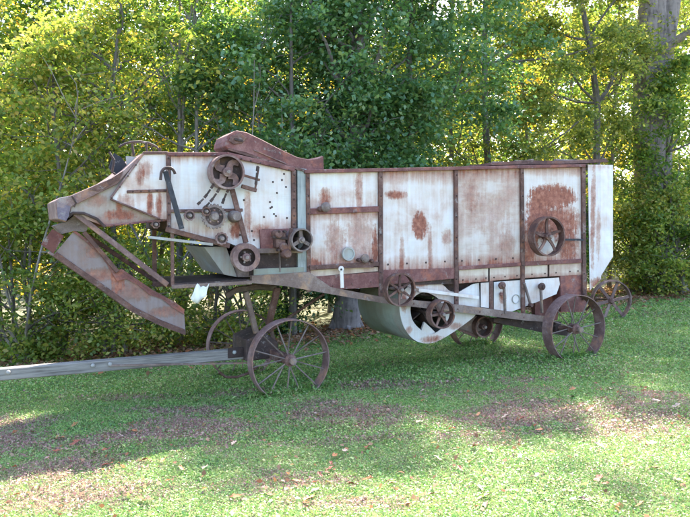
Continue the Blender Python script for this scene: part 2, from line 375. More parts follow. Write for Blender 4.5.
bolts([(392 + i * 22, 301 + i * 2.7) for i in range(7)], TM, .149, .010, 'rust')
# small fittings
def knob(px, py, r, off=.12, m='greyiron', sq=1.0):
    c = L(px, py, off); s = scale_at(px, py, off) * r
    mb = MB(); mb.lathe([(0.001, 0), (s * .7, .004), (s, .02), (s * .95, .045), (s * .45, .05), (s * .4, .09), (.001, .09)], (c.x, c.y - .02, c.z), 16, False)
    return mb.build('cap', M[m], TM, smooth=True)
knob(326, 207, 5, .12); knob(365.5, 258.5, 4.6, .12)
for x, y, r in ((320, 209, 2.6), (372, 261, 2.2), (359, 260, 2)): knob(x, y, r, .14, 'rust')
c = L(349, 254, .14); s = scale_at(349, 254, .14)
o = MB().lathe([(.001, .012), (5.2 * s, .012), (5.4 * s, .002), (6.8 * s, .002), (7.0 * s, .010), (7.0 * s, .03), (.001, .03)], (c.x, c.y, c.z), 28, False).build('inspection_cap', M['galv'], TM, smooth=True, label='round pale cap'); 
# white lever
lv = MB(); lv.bar(L(341.5, 266.5, .10), L(342.5, 288, .10), 4 * .0098, .014); lv.disc(.03, -.004, .014, L(341.3, 269, .10)); lv.build('crank_lever', M['white'], TM, bevel=.003, label='white painted lever')
MB().dome(L(341.3, 269.5, .094), .012, .012).build('lever_bolt', M['rustdark'], TM)
# ---- fan housing (scroll)
def P2c(cx, cy, rx, ry, a0, a1, n, off):
    return P2([(cx + rx * math.cos(R(a0 + (a1 - a0) * i / n)), cy + ry * math.sin(R(a0 + (a1 - a0) * i / n))) for i in range(n + 1)], off)
ofn = .24
outer = [(473, 284), (479, 283), (480, 309), (474, 317), (458, 329), (443, 338.5), (432, 343), (420, 342.5), (411, 337), (404, 327), (400.5, 315), (400, 303), (404, 291), (412, 284), (423, 280.8), (434, 281.5), (443, 285), (450, 291), (459, 292)]
inner = [(446, 320), (441, 329), (430, 334.5), (420, 329), (413, 321), (410.5, 311), (412, 301), (416, 295.5), (423, 292.4), (432, 294.5), (441, 302)]
def smooth_loop(pts, sub=4, closed=True, keep=()):
    n = len(pts); o_ = []
    for i in range(n if closed else n - 1):
        g_ = lambda k: pts[k % n] if closed else pts[max(0, min(n - 1, k))]
        p0, p1, p2, p3 = g_(i - 1), g_(i), g_(i + 1), g_(i + 2)
        for j in range(sub):
            t = j / sub; q = []
            for a in (0, 1): q.append(.5 * (2 * p1[a] + (p2[a] - p0[a]) * t + (2 * p0[a] - 5 * p1[a] + 4 * p2[a] - p3[a]) * t * t + (3 * p1[a] - p0[a] - 3 * p2[a] + p3[a]) * t ** 3))
            o_.append(tuple(q))
    if not closed: o_.append(pts[-1])
    return o_
inner = smooth_loop(inner, 4)
outer = outer[:3] + smooth_loop(outer[3:], 4, False)
# ring as a strip between the two outlines, solid
def ring_mesh(outer, inner, off, th):
    bm = bmesh.new(); 
    def loop(pts, y): return [bm.verts.new((a, y, b)) for a, b in P2(pts, off)]
    oo = loop(outer, off); ii = loop(inner, off)
    for lp in (oo, ii):
        for k in range(len(lp)): bm.edges.new((lp[k], lp[(k + 1) % len(lp)]))
    bmesh.ops.triangle_fill(bm, use_beauty=True, edges=bm.edges[:])
    ret = bmesh.ops.extrude_face_region(bm, geom=bm.faces[:])
    vs = [v for v in ret['geom'] if isinstance(v, bmesh.types.BMVert)]
    for v in vs: v.co.y += th
    bmesh.ops.recalc_face_normals(bm, faces=bm.faces)
    return bm
bm = ring_mesh(outer, inner, ofn, .012); me = bpy.data.meshes.new('fan_scroll_face'); bm.to_mesh(me); bm.free(); me.materials.append(M['white'])
pmf = panel_mat('sheet_fan', [px_patch(404, 300, 3.5, 14, .8, .24), px_patch(432, 339, 12, 4, .7, .24), px_patch(455, 326, 8, 4, .5, .24), px_patch(420, 284, 9, 3, .6, .24), px_patch(409, 330, 4, 5, .6, .24)], .46, 29, None, (.74, .74, .76)); me.materials[0] = pmf
o = bpy.data.objects.new('fan_housing', me); COL.objects.link(o); o.parent = TM; FAN = o
# drum skin following the scroll round its back
drum = [(404, 291), (400, 303), (400.5, 315), (404, 327), (411, 337), (420, 342.5), (432, 343), (443, 338.5), (458, 329), (474, 317)]
drum = smooth_loop(drum, 4, False)
dp = P2(drum, ofn); mb = MB(); k = len(dp)
vs = [(x, ofn + .0125, z) for x, z in dp] + [(x, BW - .1, z) for x, z in dp]
mb.add(vs, [(i, i + 1, i + 1 + k, i + k) for i in range(k - 1)]); o = mb.build('fan_drum', M['galvgreen'], FAN, smooth=True, label='green grey drum')
sm = o.modifiers.new('solid', 'SOLIDIFY'); sm.thickness = .006
bm = ring_mesh(outer, inner, ofn, .012)
for v in bm.verts: v.co.y += BW - ofn - .11
me = bpy.data.meshes.new('fan_far'); bm.to_mesh(me); bm.free(); me.materials.append(M['galvgreen']); o = bpy.data.objects.new('fan_far_face', me); COL.objects.link(o); o.parent = FAN
# fan blades and triangular opening piece inside
fc = L(425, 312, ofn)
mb = MB()
for i in range(4):
    a = R(35 + 90 * i); d = Vector((math.cos(a), 0, math.sin(a)))
    mb.bar(fc + d * .03 + Vector((0, .06, 0)), fc + d * .17 + Vector((0, .06, 0)), .012, .98)
mb.tube([fc + Vector((0, -.1, 0)), fc + Vector((0, 1.1, 0))], .02); mb.build('fan_blades', M['rustdark'], FAN)
mb = MB(); mb.prism(P2([(420, 335), (424.5, 322), (431, 328), (436, 333), (428, 338)], .27), .27, .30); mb.build('fan_bracket', M['white'], FAN)
# shoe: white sheets between the scroll and the tail
panel('shoe_sheet', [(481, 283), (489, 282.3), (489, 308), (481, 307)], pm[11], .21)
panel('shoe_sheet', [(494, 282), (522, 280), (559, 277.5), (560, 284), (556.5, 294), (541, 300.5), (512, 311.5), (494, 310)], pm[11], .21, label='white sheet with ragged lower edge')
MB().prism(P2([(383, 284), (560, 274), (560, 286), (535, 300), (500, 308), (455, 300), (400, 292)], .3), .34, BW - .15).build('shoe_box', M['rustdark'], TM)
ang('shoe_post', (491.7, 281), (492, 311), 4.2, .19, 'rust')
ang('rod', (505, 288), (506, 314), 2.0, .13, 'greyiron'); ang('rod', (541.5, 287), (543, 313), 2.0, .13, 'greyiron'); ang('rod', (525, 283), (531.5, 305), 1.8, .14, 'greyiron'); ang('rod', (501, 294), (506, 294.5), 3, .15, 'rustred')
for x, y in ((501.7, 285.5), (541.4, 286.5)):
    c = L(x, y, .15); MB().lathe([(.001, -.05), (.02, -.05), (.022, -.03), (.045, -.02), (.045, 0), (.03, .03), (.001, .03)], c, 16, False).build('bearing_cap', M['rust'], TM, smooth=True)
c = L(516, 299, .2); MB().lathe([(.047, 0), (.054, -.004), (.054, .008), (.047, .008)], c, 24).build('hand_hole_ring', M['galv'], TM)
c = L(531, 305, .14); MB().disc(.022, -.02, .03, c).build('rod_end', M['rust'], TM)
MB().bar(L(419, 290, .16), L(479, 297.5, .16), 3.2 * .0108, .03).build('pitman_rod', M['white'], TM, label='pale wooden rod')
MB().bar(L(408, 285, .17), L(420, 291, .17), .03, .02).build('pitman_link', M['greyiron'], TM)

# ---- pulleys: ONE prototype maker; axis along y
def pulley(px, py, rpx, width, spokes, off, m='rust', rimw=.018, hub=.03, curved=0, flat=False, yaw=0, shaft=.25, web=False, sw=.026, label=None, name='pulley'):
    c = L(px, py, off); r = rpx * scale_at(px, py, off)
    mb = MB(); mb.lathe([(r, 0), (r, width), (r - rimw * .5, width), (r - rimw * .5, .004 + width * .2), (r - rimw, .0), ], (0, 0, 0), 44)
    o = mb.build(name, M[m], TM, loc=c, smooth=True, label=label)
    h = MB(); h.lathe([(.001, -.012), (hub * .6, -.012), (hub * .62, .0), (hub, .004), (hub, width * .9), (.001, width * .9)], (0, 0, 0), 20, False); h.build('hub', M[m], o, smooth=True)
    for i in range(spokes):
        a = 2 * math.pi * i / spokes + yaw; d = Vector((math.cos(a), 0, math.sin(a))); n = Vector((-d.z, 0, d.x))
        s_ = MB(); r1 = r - rimw * .8
        seg = 5
        P = []
        for j in range(seg + 1):
            t = j / seg; rr = hub * .8 + (r1 - hub * .8) * t; P.append(d * rr + n * curved * math.sin(math.pi * t))
        L1, L2 = [], []
        for j in range(seg + 1):
            t = (P[min(j + 1, seg)] - P[max(j - 1, 0)]).normalized(); nn = Vector((-t.z, 0, t.x)) * sw * (1.15 - .35 * j / seg) / 2
            L1.append((P[j].x + nn.x, P[j].z + nn.z)); L2.append((P[j].x - nn.x, P[j].z - nn.z))
        s_.prism(L1 + L2[::-1], width * .38, width * .38 + .016)
        s_.build('spoke', M[m], o)
    if web:
        w_ = MB(); w_.lathe([(hub * .9, width * .62), (r - rimw * .7, width * .62), (r - rimw * .7, width * .62 + .012), (hub * .9, width * .62 + .012)], (0, 0, 0), 32); w_.build('web_plate', M[web if isinstance(web, str) else m], o)
    if shaft: MB().disc(.017, -.03, shaft, (0, 0, 0), 12).build('shaft', M['greyiron'], o)
    return o
pulley(549.8, 236.5, 20, .11, 5, .02, 'rust', .02, .042, .012, yaw=.3, sw=.034, label='large five spoked pulley on the red patched sheet')
c_ = L(566, 239.5, .15); MB().bar(L(560, 239.5, .12), L(584, 239.8, .12), .024, .02).build('shaft_bracket', M['bluesteel'], TM)
pulley(401.4, 289.8, 16.8, .085, 6, -.02, 'rust', .017, .036, 0, yaw=.5, sw=.024, shaft=.4)
pulley(443, 314.4, 14.6, .10, 6, -.02, 'rust', .018, .034, 0, yaw=.1, sw=.026, shaft=.5)
# flat-topped big drive pulley on the front sheet, curved arms
pulley(228, 171.8, 17.4, .14, 4, .00, 'mauve', .02, .045, .045, yaw=.6, sw=.06, shaft=.25, web='rustdark', label='big drive pulley with curved arms high on the front')
# pulley with five holes in its face
bp = pulley(246.7, 257.4, 14.2, .10, 0, -.02, 'mauve', .05, .04, 0, shaft=.3, web='rustdark', label='broad rimmed pulley with bolted face')
for i in range(5):
    a = 2 * math.pi * i / 5 + .6; MB().dome((.05 * math.cos(a), .02, .05 * math.sin(a)), .012, .012).build('bolt', M['greyiron'], bp)
# long cylinder pulley
cp = pulley(302.3, 240, 11.6, .26, 0, -.03, 'greyiron', .014, .032, 0, shaft=.35, label='long drum pulley with forked arms')
for i in range(3):
    a = 2 * math.pi * i / 3 + 1.6; s_ = MB(); s_.bar(Vector((0, .03, 0)), Vector((.1 * math.cos(a), .03, .1 * math.sin(a))), .034, .02); s_.build('spoke', M['greyiron'], cp)
# pulley low behind the sill, before the far rear wheel
pulley(484.5, 327, 10.8, .16, 0, .42, 'rust', .02, .03, 0, shaft=.4, web='rustdark', label='small pulley hanging under the sill')
for i in range(4):
    pass
# bearing lumps around the cylinder shaft
c = L(280, 240, .1)
mb = MB(); mb.box((c.x, .12, c.z), (.10, .12, .16)); mb.disc(.045, -.05, .1, (c.x + .02, .08, c.z - .07)); mb.disc(.04, -.05, .1, (c.x - .03, .08, c.z + .06)); mb.build('bearing_block', M['rust'], TM, bevel=.01)
for dx, dz in ((-.035, .085), (.035, .085), (-.035, -.10), (.035, -.10)): MB().disc(.014, -.03, .03, (c.x + dx, .06, c.z + dz), 6).build('bolt', M['rustdark'], TM)
MB().bar((c.x + .10, .03, c.z + .12), (c.x + .07, .03, c.z - .15), .035, .03).build('belt_fork', M['rust'], TM, bevel=.004)
MB().bar((c.x - .09, .05, c.z + .03), (c.x + .10, .05, c.z + .01), .028, .03).build('belt_fork', M['rustdark'], TM, bevel=.004)
MB().lathe([(.001, -.04), (.035, -.04), (.05, -.02), (.05, .05), (.001, .05)], (c.x + .045, .04, c.z - .135), 14, False).build('idler_boss', M['rust'], TM, smooth=True)
# sprocket
def gear(px, py, rpx, teeth, off, m='rust', name='sprocket', holes=True, width=.03):
    c = L(px, py, off); r = rpx * scale_at(px, py, off); mb = MB(); pts = []
    for i in range(teeth * 4):
        a = 2 * math.pi * i / (teeth * 4); rr = r * (1.0 if i % 4 in (1, 2) else .9); pts.append((rr * math.cos(a), rr * math.sin(a)))
    n = len(pts); ri = r * .72
    vs = [(x, 0, z) for x, z in pts] + [(x, width, z) for x, z in pts]
    inn = [(ri * x / math.hypot(x, z), 0, ri * z / math.hypot(x, z)) for x, z in pts]; inn2 = [(x, width, z) for x, _, z in inn]
    vs += inn + inn2
    fs = []
    for i in range(n):
        j = (i + 1) % n; fs += [(i, j, j + 2 * n, i + 2 * n), (i, i + n, j + n, j), (i + n, i + 3 * n, j + 3 * n, j + n), (i + 2 * n, j + 2 * n, j + 3 * n, i + 3 * n)]
    mb.add(vs, fs); o = mb.build(name, M[m], TM, loc=c)
    w = MB(); w.lathe([(.012, width * .3), (ri, width * .3), (ri, width * .7), (.012, width * .7)], (0, 0, 0), 28); w.build('web_plate', M['rustdark'], o)
    h = MB(); h.lathe([(.001, -.03), (r * .28, -.03), (r * .34, -.0), (r * .42, .01), (.001, .01)], (0, 0, 0), 18, False); h.build('hub', M['greyiron'], o, smooth=True)
    if holes:
        for i in range(5):
            a = 2 * math.pi * i / 5 + .3; MB().dome((r * .5 * math.cos(a), width * .3, r * .5 * math.sin(a)), r * .10, .012).build('bolt', M['mauve'], o)
    MB().disc(.015, -.02, .2, (0, 0, 0), 12).build('shaft', M['greyiron'], o)
    return o
gear(214.5, 216.5, 12.8, 22, .04, 'greyiron'); gear(189.8, 215.5, 5.6, 9, .05, 'mauve', holes=False); gear(222, 238.5, 6.5, 10, .05, 'mauve', holes=False); gear(156, 224.5, 4.2, 8, .05, 'rust', holes=False)
gear(206.5, 211.5, 4.5, 9, .03, 'rust', holes=False)
c = L(236, 216.5, .08); mb = MB(); mb.lathe([(.001, -.03), (.04, -.03), (.055, 0), (.06, .09), (.001, .09)], c, 14, False); mb.build('shaft_collar', M['greyiron'], TM, smooth=True)
# chains
def chain(p0, p1, off, sag=0):
    A = L(*p0, off); B = L(*p1, off); n = max(3, int((B - A).length / .05)); mb = MB()
    for i in range(n):
        t0 = i / n + .004; t1 = (i + .78) / n
        t1 = (i + .98) / n if i % 2 else t1; a = A.lerp(B, t0); b = A.lerp(B, t1); a.z -= sag * math.sin(math.pi * t0); b.z -= sag * math.sin(math.pi * t1)
        mb.bar(a, b, .016 if i % 2 else .024, .018)
    return mb.build('drive_chain', M['rustdark'], TM)
chain((214, 184), (197, 205), .04, .02); chain((220, 188), (203, 209), .04, .02); chain((229, 189), (222, 205), .04, -.01); chain((258, 166), (256, 186), .06)
# ---- front (cylinder) section
MB().prism(P2([(169, 155), (228, 155.5), (292, 170), (307, 172.5), (307, 272), (252, 276), (252, 262), (236, 246), (226, 242), (169, 229)]), .222, BW).build('cylinder_box', M['rustdark'], TM)
panel('front_sheet', [(171, 156.5), (226, 156.5), (291, 171.5), (291, 229), (262, 229), (261, 250), (246, 250), (228, 242.5), (171, 229)], pm[8], .2, label='white sheet with scattered bolt holes')
ang('front_top_rail', (167.5, 154), (227, 154), 3.6, .16, 'rustred'); ang('front_top_rail', (227, 154.2), (295, 169.5), 4.4, .16, 'rustred')
ang('post', (168.3, 152), (169.5, 230), 3.8, .168, 'rust'); ang('post', (294, 170), (294.5, 228), 4.6, .165, 'rust')
panel('grey_board', [(297.5, 168), (306.5, 169), (306.5, 273), (298, 273)], M['postwood'], .185, .035)
ang('front_rail', (170, 211), (243, 210), 3.2, .17, 'rust')
MB().bar(L(232.5, 189, .13), L(246.5, 243, .13), 5 * .0098, .03).build('diagonal_strut', M['rust'], TM, bevel=.004)
MB().bar(L(166, 229, .12), L(230, 246, .12), 5 * .0096, .03).build('tilted_strut', M['rust'], TM, bevel=.004)
MB().bar(L(148, 237, .10), L(213, 244.5, .10), 2.6 * .0096, .02).build('long_rod', M['galv'], TM)
MB().bar(L(242, 186, .1), L(257, 190.5, .1), 4 * .0096, .03).build('pulley_bracket', M['rust'], TM, bevel=.004)
MB().bar(L(240, 174, .1), L(260, 180, .1), 2.2 * .0096, .03).build('pulley_bracket', M['rust'], TM)
MB().bar(L(259, 167, .1), L(255.5, 189, .1), 1.6 * .0096, .02).build('tension_rod', M['rust'], TM)
# dark lever with hook
MB().bar(L(165.5, 171, .02), L(182, 229, .02), 5.0 * .0096, .02).build('hook_lever', M['bluesteel'], TM, bevel=.004, label='blue black lever')
hk = [L(168 + 7.2 * math.cos(R(a)), 175.5 + 8 * math.sin(R(a)), .01) for a in range(-175 + 15, 5, 15)]
hk = [L(160.5, 180, .01)] + hk
MB().tube(hk, .014).build('hook', M['rustdark'], TM, smooth=True)
# rust box, recess
panel('bearing_plate', [(260, 229.5), (290, 228.5), (290, 250), (261, 251)], M['rustred'], .17, .028)
ang('front_cross_beam', (258, 251), (303, 250.5), 5, .165, 'brownbeam')
panel('mossy_shelf', [(254, 269), (304, 267), (304, 272), (254, 276)], M['galvgreen'], .175, .03)
ang('recess_rod', (280, 252), (280.5, 272), 1.2, .16, 'greyiron')
# hanging grain pan
pn = MB(); a = L(204, 247, .35); b = L(226, 246.5, .35); c = L(237, 277, .35); d = L(224, 274.5, .35)
pn.prism([(a.x, a.z), (b.x, b.z), (c.x, c.z), (d.x, d.z)], .35, BW - .2); pn.build('grain_pan', M['galv'], TM)
MB().prism(P2([(233, 251), (253, 257), (253, 277), (238, 277)], .3), .3, BW - .2).build('pan_housing', M['greyiron'], TM)
# feeder straw board on the top: bent return chute
fb = MB(); fb.prism(P2([(225.5, 141), (228, 135), (236.5, 130.3), (246.5, 132.2), (262, 139.6), (280, 149), (297, 157), (309, 159.5), (318, 158.5), (323.5, 155.8), (324, 169.5), (308, 171.8), (290, 167.4), (264, 159.8), (245, 152.5), (229, 149.5), (225, 146)], .2), .2, .62)
fb.build('return_chute', M['rustred'], TM, bevel=.006, label='bent rusty chute on the roof')
ed = MB(); ed.bar(L(229, 149, .17), L(266, 160.5, .17), .022, .03); ed.bar(L(266, 160.5, .17), L(308, 171.5, .17), .022, .03); ed.build('chute_flange', M['rust'], TM)
ed = MB(); ed.prism(P2([(231, 136.5), (240, 133), (247, 138), (243, 143), (234, 144.5), (229, 141)], .185), .185, .199); ed.build('chute_end_plate', M['rust'], TM, bevel=.004)
ed = MB(); ed.bar(L(235, 139, .17), L(243, 141, .17), .02, .014); ed.build('chute_handle', M['rustdark'], TM)
MB().bar(L(254, 150, .188), L(286, 163.5, .188), .010, .011).build('pale_seam', M['mauve'], TM)
# ---- feeder head
panel('head_sheet', [(143.5, 153.5), (167, 153), (167, 219.5), (156, 219), (110.5, 198)], pm[9], .2, label='rust streaked white corner sheet')
HD = MB().prism(P2([(71.5, 207), (117, 184), (143, 154), (167, 153.5), (167, 220), (109, 227), (103, 225.6), (88, 220), (70, 213)], .24), .24, BW - .15).build('feeder_head', pm[10], TM)
hood = MB(); hood.prism(P2([(55, 201), (60, 197.5), (71.5, 195.5), (111, 178.5), (124, 170), (143.5, 152.5), (143.5, 154.5), (117.5, 184), (71.5, 207), (69, 214), (66, 222), (57, 219)], .2), .2, BW - .1)
hood.build('feeder_hood', M['mauve'], TM, bevel=.006)
panel('hood_end_plate', [(56.5, 202), (70.5, 206.5), (69, 216), (66, 221), (58, 218.5)], rust_mat('purple_grey_plate', (.06, .05, .07), (.15, .12, .16), (.27, .23, .28), 6), .185, .012)
panel('hood_patch', [(88, 189), (110, 179.5), (123, 171), (119, 180), (98, 191.5)], M['rust'], .188, .01)
MB().tube([L(x, y, .19) for x, y in ((72, 196), (76, 203), (74, 207))], .008).build('hood_seam', M['rustdark'], TM)
ang('head_edge', (143.5, 153.5), (111, 198), 2.0, .18, 'mauve'); ang('head_top_rail', (143, 153), (168, 152.6), 3.0, .18, 'rust')
ang('head_rail', (127, 191.8), (167, 190.5), 3.0, .185, 'rust'); ang('head_diagonal', (110.5, 199), (160, 219), 1.8, .182, 'rust')
ang('head_lower_lip', (103, 226), (167, 220), 2.2, .22, 'rustred')
mb = MB(); mb.prism(P2([(109, 168), (114, 153), (121, 157), (127, 165), (133, 160), (143, 157), (138, 164), (126, 176), (116, 176)], .5), .5, .53); mb.build('guide_plate', M['bluesteel'], TM)
mb = MB(); mb.prism(P2([(126, 156), (137, 157), (133, 164), (127, 167)], .45), .45, .47); mb.build('guide_plate', M['galv'], TM)
MB().tube([L(118, 176, .4), L(112, 172, .4), L(114, 160, .4), L(109, 152, .4)], .012).build('guide_rod', M['rustdark'], TM)
MB().tube([L(x, y, .7) for x, y in ((119, 147), (124, 144), (131, 142), (140, 141.6), (149, 143), (156, 146.5), (160, 151))], .011).build('top_hoop', M['rustdark'], TM, smooth=True)
for x0, y0, x1, y1 in ((146, 143, 147, 153), (132, 144, 134, 156), (160, 148, 160, 155)): MB().tube([L(x0, y0, .6), L(x1, y1, .6)], .012).build('hoop_stay', M['rustdark'], TM)
# lower chute (weighing spout): three sided trough
TR = [(74, 231), (85.4, 239.7), (101.4, 254.5), (114, 272), (122, 270.5), (136, 280), (153, 291.5), (175, 303.5), (184, 310.5), (185.5, 333), (160.5, 323.6), (147, 318), (133.4, 310.5), (118, 300), (104, 289.5), (79, 272), (54, 254.5)]
panel('chute_side', TR, panel_mat('sheet_chute', [px_patch(118, 280, 6, 16, .8, .35), px_patch(96, 250, 9, 9, .5, .35), px_patch(135, 292, 20, 12, .4, .35), px_patch(165, 312, 14, 6, .5, .35), px_patch(100, 275, 16, 8, .5, .35)], .62, 23, None, (.30, .24, .27)), .35, .01, label='long rusty lower chute side')
fl = MB(); bt = [L(x, y, .33) for x, y in ((54, 255), (79, 272.5), (104, 290), (133.4, 311.5), (160.5, 324.6), (185.5, 334))]
for a, b in zip(bt[:-1], bt[1:]): fl.bar(a, b, .022, .82)
fl.build('chute_floor', M['rust'], TM)
panel('chute_side', TR, M['rust'], 1.12, .01)
lip = MB()
lo = [(54, 254.5), (79, 272), (104, 289.5), (133.4, 310.5), (160.5, 323.6), (185.5, 333.5)]
lip.prism(P2(lo + [(185, 329.5), (161, 320), (135, 307.3), (106, 286.5), (81, 269), (57, 252)], .335), .333, .349); lip.build('chute_lip', M['rust'], TM, bevel=.004)
up = MB(); up.prism(P2([(101.4, 253.5), (114, 270.5), (122, 269), (136, 278.5), (153, 290), (175, 302), (184.5, 309.5), (184, 314.5), (172, 307), (162, 299), (150, 295), (138, 285), (126, 279), (117, 281), (109, 268)], .335), .334, .349); up.build('rusted_upper_strip', M['rustred'], TM)
mb = MB(); 
for a, b in zip(TR[:8], TR[1:9]): mb.bar(L(*a, .33), L(*b, .33), .022, .03)
mb.build('chute_rim', M['rustred'], TM)
panel('chute_flap', [(41, 244.5), (52.5, 229), (64, 236), (53.5, 253.5)], rust_mat('deep_red_rust', (.05, .012, .012), (.10, .028, .024), (.15, .05, .04), 5), .3, .02, label='dark red end flap')
panel('chute_neck', [(54, 226), (66, 222), (76, 214), (90, 222), (86, 232), (74, 231), (62, 234)], M['greyiron'], .32, .4)
# braces between head and platform
for a, b, off, w, m in (((75, 213), (168, 285), .24, 5.4, 'mauve'), ((84, 233), (157, 282), 1.0, 4.6, 'rust'), ((84, 232), (118, 272), .3, 4.4, 'rust')):
    MB().bar(L(*a, off), L(*b, off), w * .0092, .03).build('brace', M[m], TM, bevel=.004)
MB().tube([L(x, y, .22) for x, y in ((68, 217), (73, 213), (84, 213.5), (97, 219), (105, 227))], .013).build('chute_strap', M['rustdark'], TM, smooth=True)
# platform
pf = MB(); pf.bar(L(172, 287, .15), L(252, 282.5, .15), 3.8 * .0095, .02); pf.build('platform_angle', M['brownbeam'], TM, bevel=.003)
a = L(172, 284.5, .17); b = L(252, 280.5, .17); pf = MB(); pf.bar(a, b, .02, BW - .4); pf.build('platform_deck', M['rustdark'], TM)
ang('platform_post', (172.5, 229), (173, 287), 3.2, .16, 'rust')
MB().bar(L(154.5, 230, .8), L(155, 281, .8), .04, .03).build('platform_post', M['rust'], TM)
MB().bar(L(153, 284, .6), L(175, 284.5, .6), .05, .03).build('platform_stub', M['rust'], TM)

bolts([(176 + i * 9, 155.5) for i in range(6)] + [(232 + i * 9.5, 156.4 + i * 2.25) for i in range(7)], TM, .157, .009, 'rustdark')
bolts([(112 + i * 8, 198 - i * 11) for i in range(4)] + [(114 + i * 8, 225.6 - i * .8) for i in range(7)] + [(133 + i * 8, 191.5 - i * .25) for i in range(5)], TM, .178, .008, 'rustdark')
for (x, ya, yb) in ((308.5, 178, 285), (381.2, 177, 292), (456.8, 175, 300), (523, 173, 312), (584.3, 172, 294), (168.8, 158, 226), (294.3, 175, 224)):
    pp_ = min([q for q in TM.children if q.name.startswith('post')], key=lambda q: abs(sum(v.co.x for v in q.data.vertices) / len(q.data.vertices) - L(x, (ya + yb) / 2, .165).x))
    bolts([(x, ya + (yb - ya) * i / 6) for i in range(7)], pp_, .164, .009, 'rustdark')
# ---- front axle, bolster, legs
MB().bar(L(278.5, 288, .3), L(269.5, 325, .55), 6.4 * .0100, .06).build('bolster_leg', M['rust'], TM, bevel=.006)
MB().bar(L(246.5, 292, .4), L(258, 337, .55), 5.2 * .0103, .06).build('bolster_leg', M['brownbeam'], TM, bevel=.006)
MB().tube([L(324, 294, 1.0), L(291, 316, 1.0), L(268, 332, .9)], .016).build('stay_rod', M['rust'], TM)
MB().tube([L(x, y, .7) for x, y in ((226, 296), (236, 290), (258, 286.5), (276, 288))], .035).build('fifth_wheel_arc', M['greyiron'], TM, smooth=True)
def wheel(loc, r, width, nsp, m, face_y=-1, turn=0, name='wheel', label=None):
    """iron wheel, axis along y; face_y is the outboard side"""
    w = width / 2
    o = MB().lathe([(r, -w), (r, w), (r - .010, w), (r - .010, w - .012), (r - .006, 0), (r - .010, -w + .012), (r - .010, -w)], (0, 0, 0), 72).build(name, M[m], TM, loc=loc, smooth=True, label=label)
    o.rotation_euler = (0, 0, turn)
    MB().lathe([(.001, -.10), (.030, -.10), (.034, -.06), (.042, -.05), (.062, -.045), (.062, -.02), (.045, -.01), (.045, .03), (.060, .04), (.060, .065), (.03, .07), (.001, .07)], (0, 0, 0), 24, False).build('hub', M['rust'], o, smooth=True)
    for i in range(nsp):
        a = 2 * math.pi * (i + .3) / nsp; d = Vector((math.cos(a), 0, math.sin(a))); y0 = -.032 if i % 2 == 0 else .052
        MB().tube([d * .05 + Vector((0, y0, 0)), d * (r - .009) + Vector((0, (-.018 if i % 2 == 0 else .018), 0))], .0075, 6).build('spoke', M['greyiron'], o)
    MB().disc(.034, -.128, -.098, (0, 0, 0), 18).build('hub_cap', M['greyiron'], o)
    return o
def wz(px, py):
    return L(px, py, 0).z
fw = L(289, 357, 0); wheel((fw.x, .0, .372), .408, .15, 14, 'mauve', label='near front wheel beside the tongue')
rw = L(574, 329, 0)
RZ = float(gz(*(MO + U * rw.x).xy)) + .372; RFZ = float(gz(*(MO + U * rw.x + N * 1.6).xy)) + .372
wheel((rw.x, .0, RZ), .412, .17, 14, 'mauve', label='near rear wheel in the grass')
FFZ = float(gz(*(MO + U * fw.x + N * 1.6).xy)) + .372
o = wheel((fw.x, 1.6, FFZ), .408, .13, 14, 'mauve'); o.rotation_euler = (0, 0, math.pi)
o = wheel((rw.x - .30, 1.6, RFZ), .412, .15, 14, 'mauve'); o.rotation_euler = (0, 0, math.pi)
MB().tube([(fw.x, -.04, .372), (fw.x, 1.62, FFZ)], .03).build('front_axle', M['rust'], TM)
MB().tube([(rw.x, -.04, RZ), (rw.x - .30, 1.62, RFZ)], .03).build('rear_axle', M['rust'], TM)
MB().prism([(fw.x - .30, .30), (fw.x + .05, .32), (fw.x + .05, .48), (fw.x - .1, .60), (fw.x - .30, .52)], .45, .95).build('front_bolster', M['rustdark'], TM, bevel=.01)
MB().box((fw.x, .8, .36), (.09, 1.2, .10)).build('axle_beam', M['rust'], TM, bevel=.006)
MB().box((rw.x - .06, .8, RZ + .0), (.09, 1.2, .12)).build('axle_beam', M['rustdark'], TM, bevel=.006)
MB().prism([(rw.x - .30, RZ + .42), (rw.x + .08, RZ + .42), (rw.x + .05, RZ + .06), (rw.x - .30, RZ + .06)], .35, .42).build('axle_hanger', M['rustred'], TM)
MB().tube([L(552, 331, .3), (rw.x, .25, RZ)], .028).build('axle_stay', M['brownbeam'], TM)
# tongue (drawbar)
tg = MB(); A = L(252, 352.2, .62); B = L(-30, 376.5, .62)
n = Vector((0, 0, 1)); tg.bar(Vector((A.x, .56, A.z)), Vector((B.x, .56, B.z)), .108, .11); TG = tg.build('tongue', M['oldwood'], TM, bevel=.008, label='long weathered grey wooden tongue')
MB().bar(L(228, 353.2, .55), L(262, 350.6, .55), .105, .009).build('iron_strap', M['rustdark'], TG, bevel=.003)
for x, y in ((234.5, 352.3), (93, 365.6), (110, 364.2), (8.3, 372.4)): MB().dome(L(x, y, .548), .022, .014).build('bolt_head', M['galv'], TG)
MB().bar(L(109, 365.5, .54), L(252, 363, .54), .018, .02).build('tongue_brace', M['brownbeam'], TG)
MB().tube([L(219, 372, .7), L(226, 377, .72), L(237, 377, .74), L(249, 373, .76), L(258, 366, .76)], .014).build('hitch_hook', M['rust'], TM, smooth=True)
# short tension spring & scraper pieces under the body
# cam box beneath sill near the small pulley
MB().prism(P2([(462, 318), (478, 316), (482, 330), (474, 334), (458, 330)], .5), .5, .9).build('gear_case', M['brownbeam'], TM, bevel=.01)
MB().bar(L(452, 326, .5), L(478, 337, .5), .035, .03).build('shoe_hanger', M['rust'], TM)

